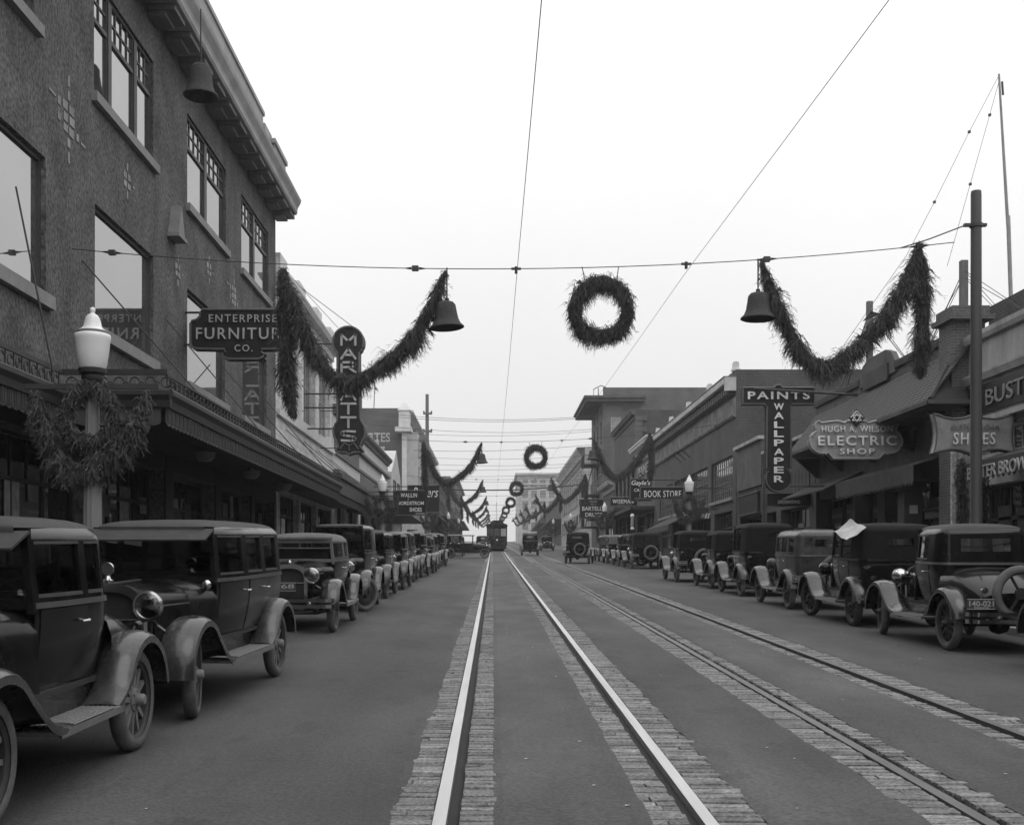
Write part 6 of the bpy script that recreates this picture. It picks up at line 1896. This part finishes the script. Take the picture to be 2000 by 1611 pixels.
# ghostly bell under the cornice
b_ = thing('paper_bell', 'dark bell hanging under the big cornice of the stucco store', 'bell', (-6.72, 25.9, 12.45))
obj('bell_body', BELLME, b_, scale=(1.22, 1.22, 1.5)); mb = MB(); mb.tube([(0, 0, .7), (0, 0, 2.0)], .016, 6); mb.build('hanger', IRON, b_, local=True)

# poles
PO = thing('trolley_pole', 'tall plain dark steel pole at the right kerb with wire collar', 'pole', (8.62, 20.1, gz(20.1)))
part(PO, 'shaft', lambda mb: mb.lathe([(.13, 0), (.13, .4), (.105, .45), (.098, 4), (.092, 7.62), (.085, 7.68), (0, 7.7)], 20, Matrix.Translation((8.62, 20.1, gz(20.1) + .1))), POLEM, 40)
part(PO, 'collar', lambda mb: (mb.lathe([(.1, 0), (.115, .01), (.115, .07), (.1, .08)], 16, Matrix.Translation((8.62, 20.1, span_z(8.6, 21) + .0))), mb.box(8.4, 8.52, 20.06, 20.14, span_z(8.6, 21) + .02, span_z(8.6, 21) + .07), mb.box(8.72, 8.8, 20.06, 20.14, span_z(8.6, 21) + .02, span_z(8.6, 21) + .07)), INSUL)
part(PO, 'link_wire', lambda mb: mb.tube([(8.42, 20.1, span_z(8.6, 21) + .04), (8.0, 20.7, span_z(8.3, 21)), (7.6, 21, span_z(7.6, 21))], .012, 4), WIREM)
FP = thing('flagpole', 'thin leaning pale flagpole on the roof at the right edge', 'flagpole', (13.8, 29.5, 8.2))
d = 29.5
part(FP, 'lower_mast', lambda mb: mb.tube([at(1975, 600, d), at(1969, 422, d)], .055, 8), mat('silvery_mast', .28, rough=.6))
part(FP, 'upper_mast', lambda mb: mb.tube([at(1968.5, 440, d), at(1951, 145, d)], [.045, .028], 8), bpy.data.materials['silvery_mast'])
part(FP, 'halyard_block', lambda mb: mb.tube([at(1957, 160, d), at(1959, 186, d)], .03, 5), INSUL)
for pts, lab in (([(1950, 150), (1893, 258), (1825, 395), (1770, 500), (1630, 700)], 'thin aerial wire from the flagpole down across the right garland'), ([(1951, 160), (1933, 225), (1895, 360), (1850, 520)], 'second thin aerial wire from the flagpole beside the steel pole')):
    aw = thing('aerial_wire', lab, 'wire', at(*pts[0], d), group='aerial wires from the flagpole')
    part(aw, 'wire', lambda mb: mb.tube([at(a, b, d) for a, b in pts], .006, 4), WIREM)
    part(aw, 'insulator', lambda mb: [mb.box(c.x - .03, c.x + .03, c.y - .03, c.y + .03, c.z - .03, c.z + .03) for c in [at(*p, d) for p in pts[1:3]]], INSUL)
UP = thing('utility_pole', 'wooden utility pole with short crossarms left of the far street', 'pole', (-5.15, 88, gz(88)))
part(UP, 'shaft', lambda mb: mb.tube([(-5.15, 88, gz(88)), (-5.15, 88, 15.2)], [.2, .13], 10), WOODP)
for z in (12.2, 13.6, 9.9): part(UP, 'crossarm', lambda mb: mb.box(-5.45, -4.75, 87.8, 87.9, z, z + .16), WOODP)
for z in (12.2, 13.6):
    for x in (-5.4, -4.8): part(UP, 'insulator', lambda mb: mb.lathe([(.05, 0), (.07, .06), (.04, .12), (0, .14)], 8, Matrix.Translation((x, 87.85, z + .16))), INSUL)
part(UP, 'pole_top', lambda mb: None, WOODP) if False else None
WP = thing('roof_pole', 'thin roof wire mast above the painted brick wall', 'mast', (-9.6, 100, 15.4))
part(WP, 'post', lambda mb: mb.tube([(-10.6, 100, 15.2), (-10.5, 100, 18.1)], .04, 5), WOODP)

# ------------------------------------------------------------------ street lamps with their greens
def lamp_meshes():
    m1, m2, m3, m4 = MB(), MB(), MB(), MB()
    m1.lathe([(.2, 0), (.2, .3), (.17, .36), (.17, .7), (.12, .8), (.10, .9)], 16)
    prof = []
    ring_n = 24
    def fl(r, z): return [((r * (1 if k % 2 else .9)) * math.cos(2 * math.pi * k / ring_n), (r * (1 if k % 2 else .9)) * math.sin(2 * math.pi * k / ring_n), z) for k in range(ring_n)]
    m1.loft([fl(.12, .9), fl(.105, 2.2), fl(.075, 3.55)], closed=True)
    m2.lathe([(.075, 3.55), (.1, 3.57), (.13, 3.62), (.125, 3.66), (.16, 3.69), (.165, 3.74), (.15, 3.745)], 18)
    m3.lathe([(.145, 3.74), (.165, 3.78), (.19, 3.95), (.205, 4.08), (.212, 4.12), (.205, 4.15), (.17, 4.165), (.16, 4.17)], 28)
    m4.lathe([(.17, 4.165), (.175, 4.19), (.165, 4.20), (.135, 4.215), (.108, 4.245), (.098, 4.30), (.082, 4.35), (.06, 4.385), (.04, 4.395), (.025, 4.41), (.034, 4.44), (.03, 4.47), (.0, 4.485)], 24)
    m5 = MB(); m5.lathe([(.17, 4.166), (.181, 4.17), (.181, 4.19), (.17, 4.195)], 24, caps=False)
    m6 = MB()
    m6.box(-.80, .80, -.03, .03, 3.50, 3.56)
    return m1.mesh('shaft', LAMPP, 30), m2.mesh('lamp_collar', IRON, 40), m3.mesh('globe', OPAL, 60), m4.mesh('globe_cap', OPAL, 60), m5.mesh('band', LAMPP, 40), m6.mesh('crossarm', FRAMEM)
LM = lamp_meshes()
lg_path = sag((-.68, -.07, 3.47), (.68, -.07, 3.47), .95, 18)
la_, lb_ = greens(lg_path, .095, 3600, 11, .26, .021)
lga = (la_.mesh('sprays', CEDARN, recalc=False), lb_.mesh('rope', CEDARD, recalc=False))
ring2 = [(.28 * math.cos(2 * math.pi * k / 20 + R(90)), -.1, 3.22 + .33 * math.sin(2 * math.pi * k / 20 + R(90))) for k in range(21)]
a_, b2 = greens(ring2, .08, 3000, 12, .18, .018, spread=-.5)
lwr = (a_.mesh('sprays', CEDARN, recalc=False), b2.mesh('rope', CEDARD, recalc=False))
lamps = [(-4.8, 13.5, 'nearest street lamp with white urn globe, before the marquee'), (-4.82, 49, 'second white urn street lamp on the left kerb'), (-4.8, 85, 'third urn street lamp on the left, beside the script sign'), (-4.8, 121, 'fourth small urn street lamp on the left'), (-4.8, 157, 'tiny farthest urn street lamp on the left'),
         (8.62, 49.5, 'urn street lamp on the right by the book sign'), (8.62, 87, 'bright urn street lamp on the right near the white-lettered barber sign'), (8.62, 125, 'urn street lamp on the right under the drug store sign'), (8.62, 161, 'tiny farthest urn street lamp on the right')]
for k, (x, d, lab) in enumerate(lamps):
    lp = thing('street_lamp', lab, 'street lamp', (x, d, gz(d) - .12), group='urn globe street lamps')
    for nm, me in zip(('shaft', 'lamp_collar', 'globe', 'globe_cap', 'cap_band', 'crossarm'), LM): obj(nm, me, lp)
    tail_ = lab.split('street lamp')[0].strip()
    w_ = ('nearest left', 'second left', 'third left', 'fourth left', 'farthest left', 'nearest right', 'second right', 'third right', 'farthest right')[k]
    put_greens('lamp_garland', 'cedar swag hung from the crossarm of the %s lamp' % w_, 'garland', lga, (x, d, gz(d) - .12), 'swags on the street lamps')
    put_greens('lamp_wreath', 'small cedar wreath tied round the %s lamp' % w_, 'wreath', lwr, (x, d, gz(d) - .12), 'wreaths on the street lamps')
# greens on the right hand pier and the barber pole
pg = garland_meshes(21, [(0, 0, 0), (-.05, 0, -.5), (.03, 0, -1.0), (-.02, 0, -1.6)], .13, 1100, .24, .02)
put_greens('pier_greens', 'cedar swag wound on the pale fluted pier behind the steel pole', 'garland', pg, (XR - .22, 28.05, 4.35), None)
put_greens('door_greens', 'dense cedar greens beside the shoe store doorway', 'garland', pg, (XR - .3, 26.7, 3.9), None, scale=1.5)
BP = thing('barber_pole', 'barber pole with white globes at top and bottom', 'barber pole', (9.4, 76, gz(76)))
part(BP, 'post', lambda mb: mb.lathe([(.12, 0), (.1, 2.1), (.12, 2.15)], 12, Matrix.Translation((9.4, 76, gz(76)))), IRON)
part(BP, 'tube', lambda mb: mb.lathe([(.11, 2.3), (.11, 2.95)], 14, Matrix.Translation((9.4, 76, gz(76)))), SIGNM)
for z in (2.22, 3.08): part(BP, 'globe', lambda mb: mb.lathe([(0, -.15), (.1, -.11), (.15, 0), (.1, .11), (0, .15)], 14, Matrix.Translation((9.4, 76, gz(76) + z))), OPAL, 60)
for z in (0,): pass

# the street goes on behind the viewer: it is what the windscreens and lamps mirror
for side_, d0_, d1_, z_, m_, lab_ in (('L', -70, -24, 12.5, BRICKM, 'brick block behind the viewer on the left, out of the picture'), ('L', -23.5, 9.8, 13.5, STUCCO, 'stucco corner block beside the viewer on the left, out of the picture'),
                                     ('R', -70, -20, 11.0, BRICKD, 'dark brick block behind the viewer on the right, out of the picture'), ('R', -19.5, 18.8, 8.5, STUCP, 'pale low block beside the viewer on the right, out of the picture')):
    r_ = thing('street_block', lab_, 'building', (XL if side_ == 'L' else XR, d0_, gz(d0_)))
    shell(r_, side_, d0_, d1_, -3, z_, m_, [(u_, u_ + 1.6, z_ - 5, z_ - 3) for u_ in range(int(d0_) + 2, int(d1_) - 2, 4)] + [(u_, u_ + 3.2, .5, 3.2) for u_ in range(int(d0_) + 2, int(d1_) - 3, 4)])
    for u_ in range(int(d0_) + 2, int(d1_) - 2, 4): window(r_, side_, XL if side_ == 'L' else XR, u_, z_ - 5, 1.6, 2.0, 'sash')
    for u_ in range(int(d0_) + 2, int(d1_) - 3, 4): window(r_, side_, XL if side_ == 'L' else XR, u_, .5, 3.2, 2.7, 'shop', gm=GLASSD)

# damp winter air
hz = MB(); hz.box(-120, 140, -90, 420, -5.0, 40)
hm = bpy.data.materials.new('haze'); hm.use_nodes = True
t = hm.node_tree; t.nodes.clear()
o = t.nodes.new('ShaderNodeOutputMaterial'); v = t.nodes.new('ShaderNodeVolumePrincipled')
v.inputs['Color'].default_value = (.9, .9, .9, 1); v.inputs['Density'].default_value = 0.0005; v.inputs['Anisotropy'].default_value = 0.3
t.links.new(v.outputs[0], o.inputs['Volume'])
if HAZE:
    ho = hz.build('haze', hm); ho['kind'] = 'stuff'
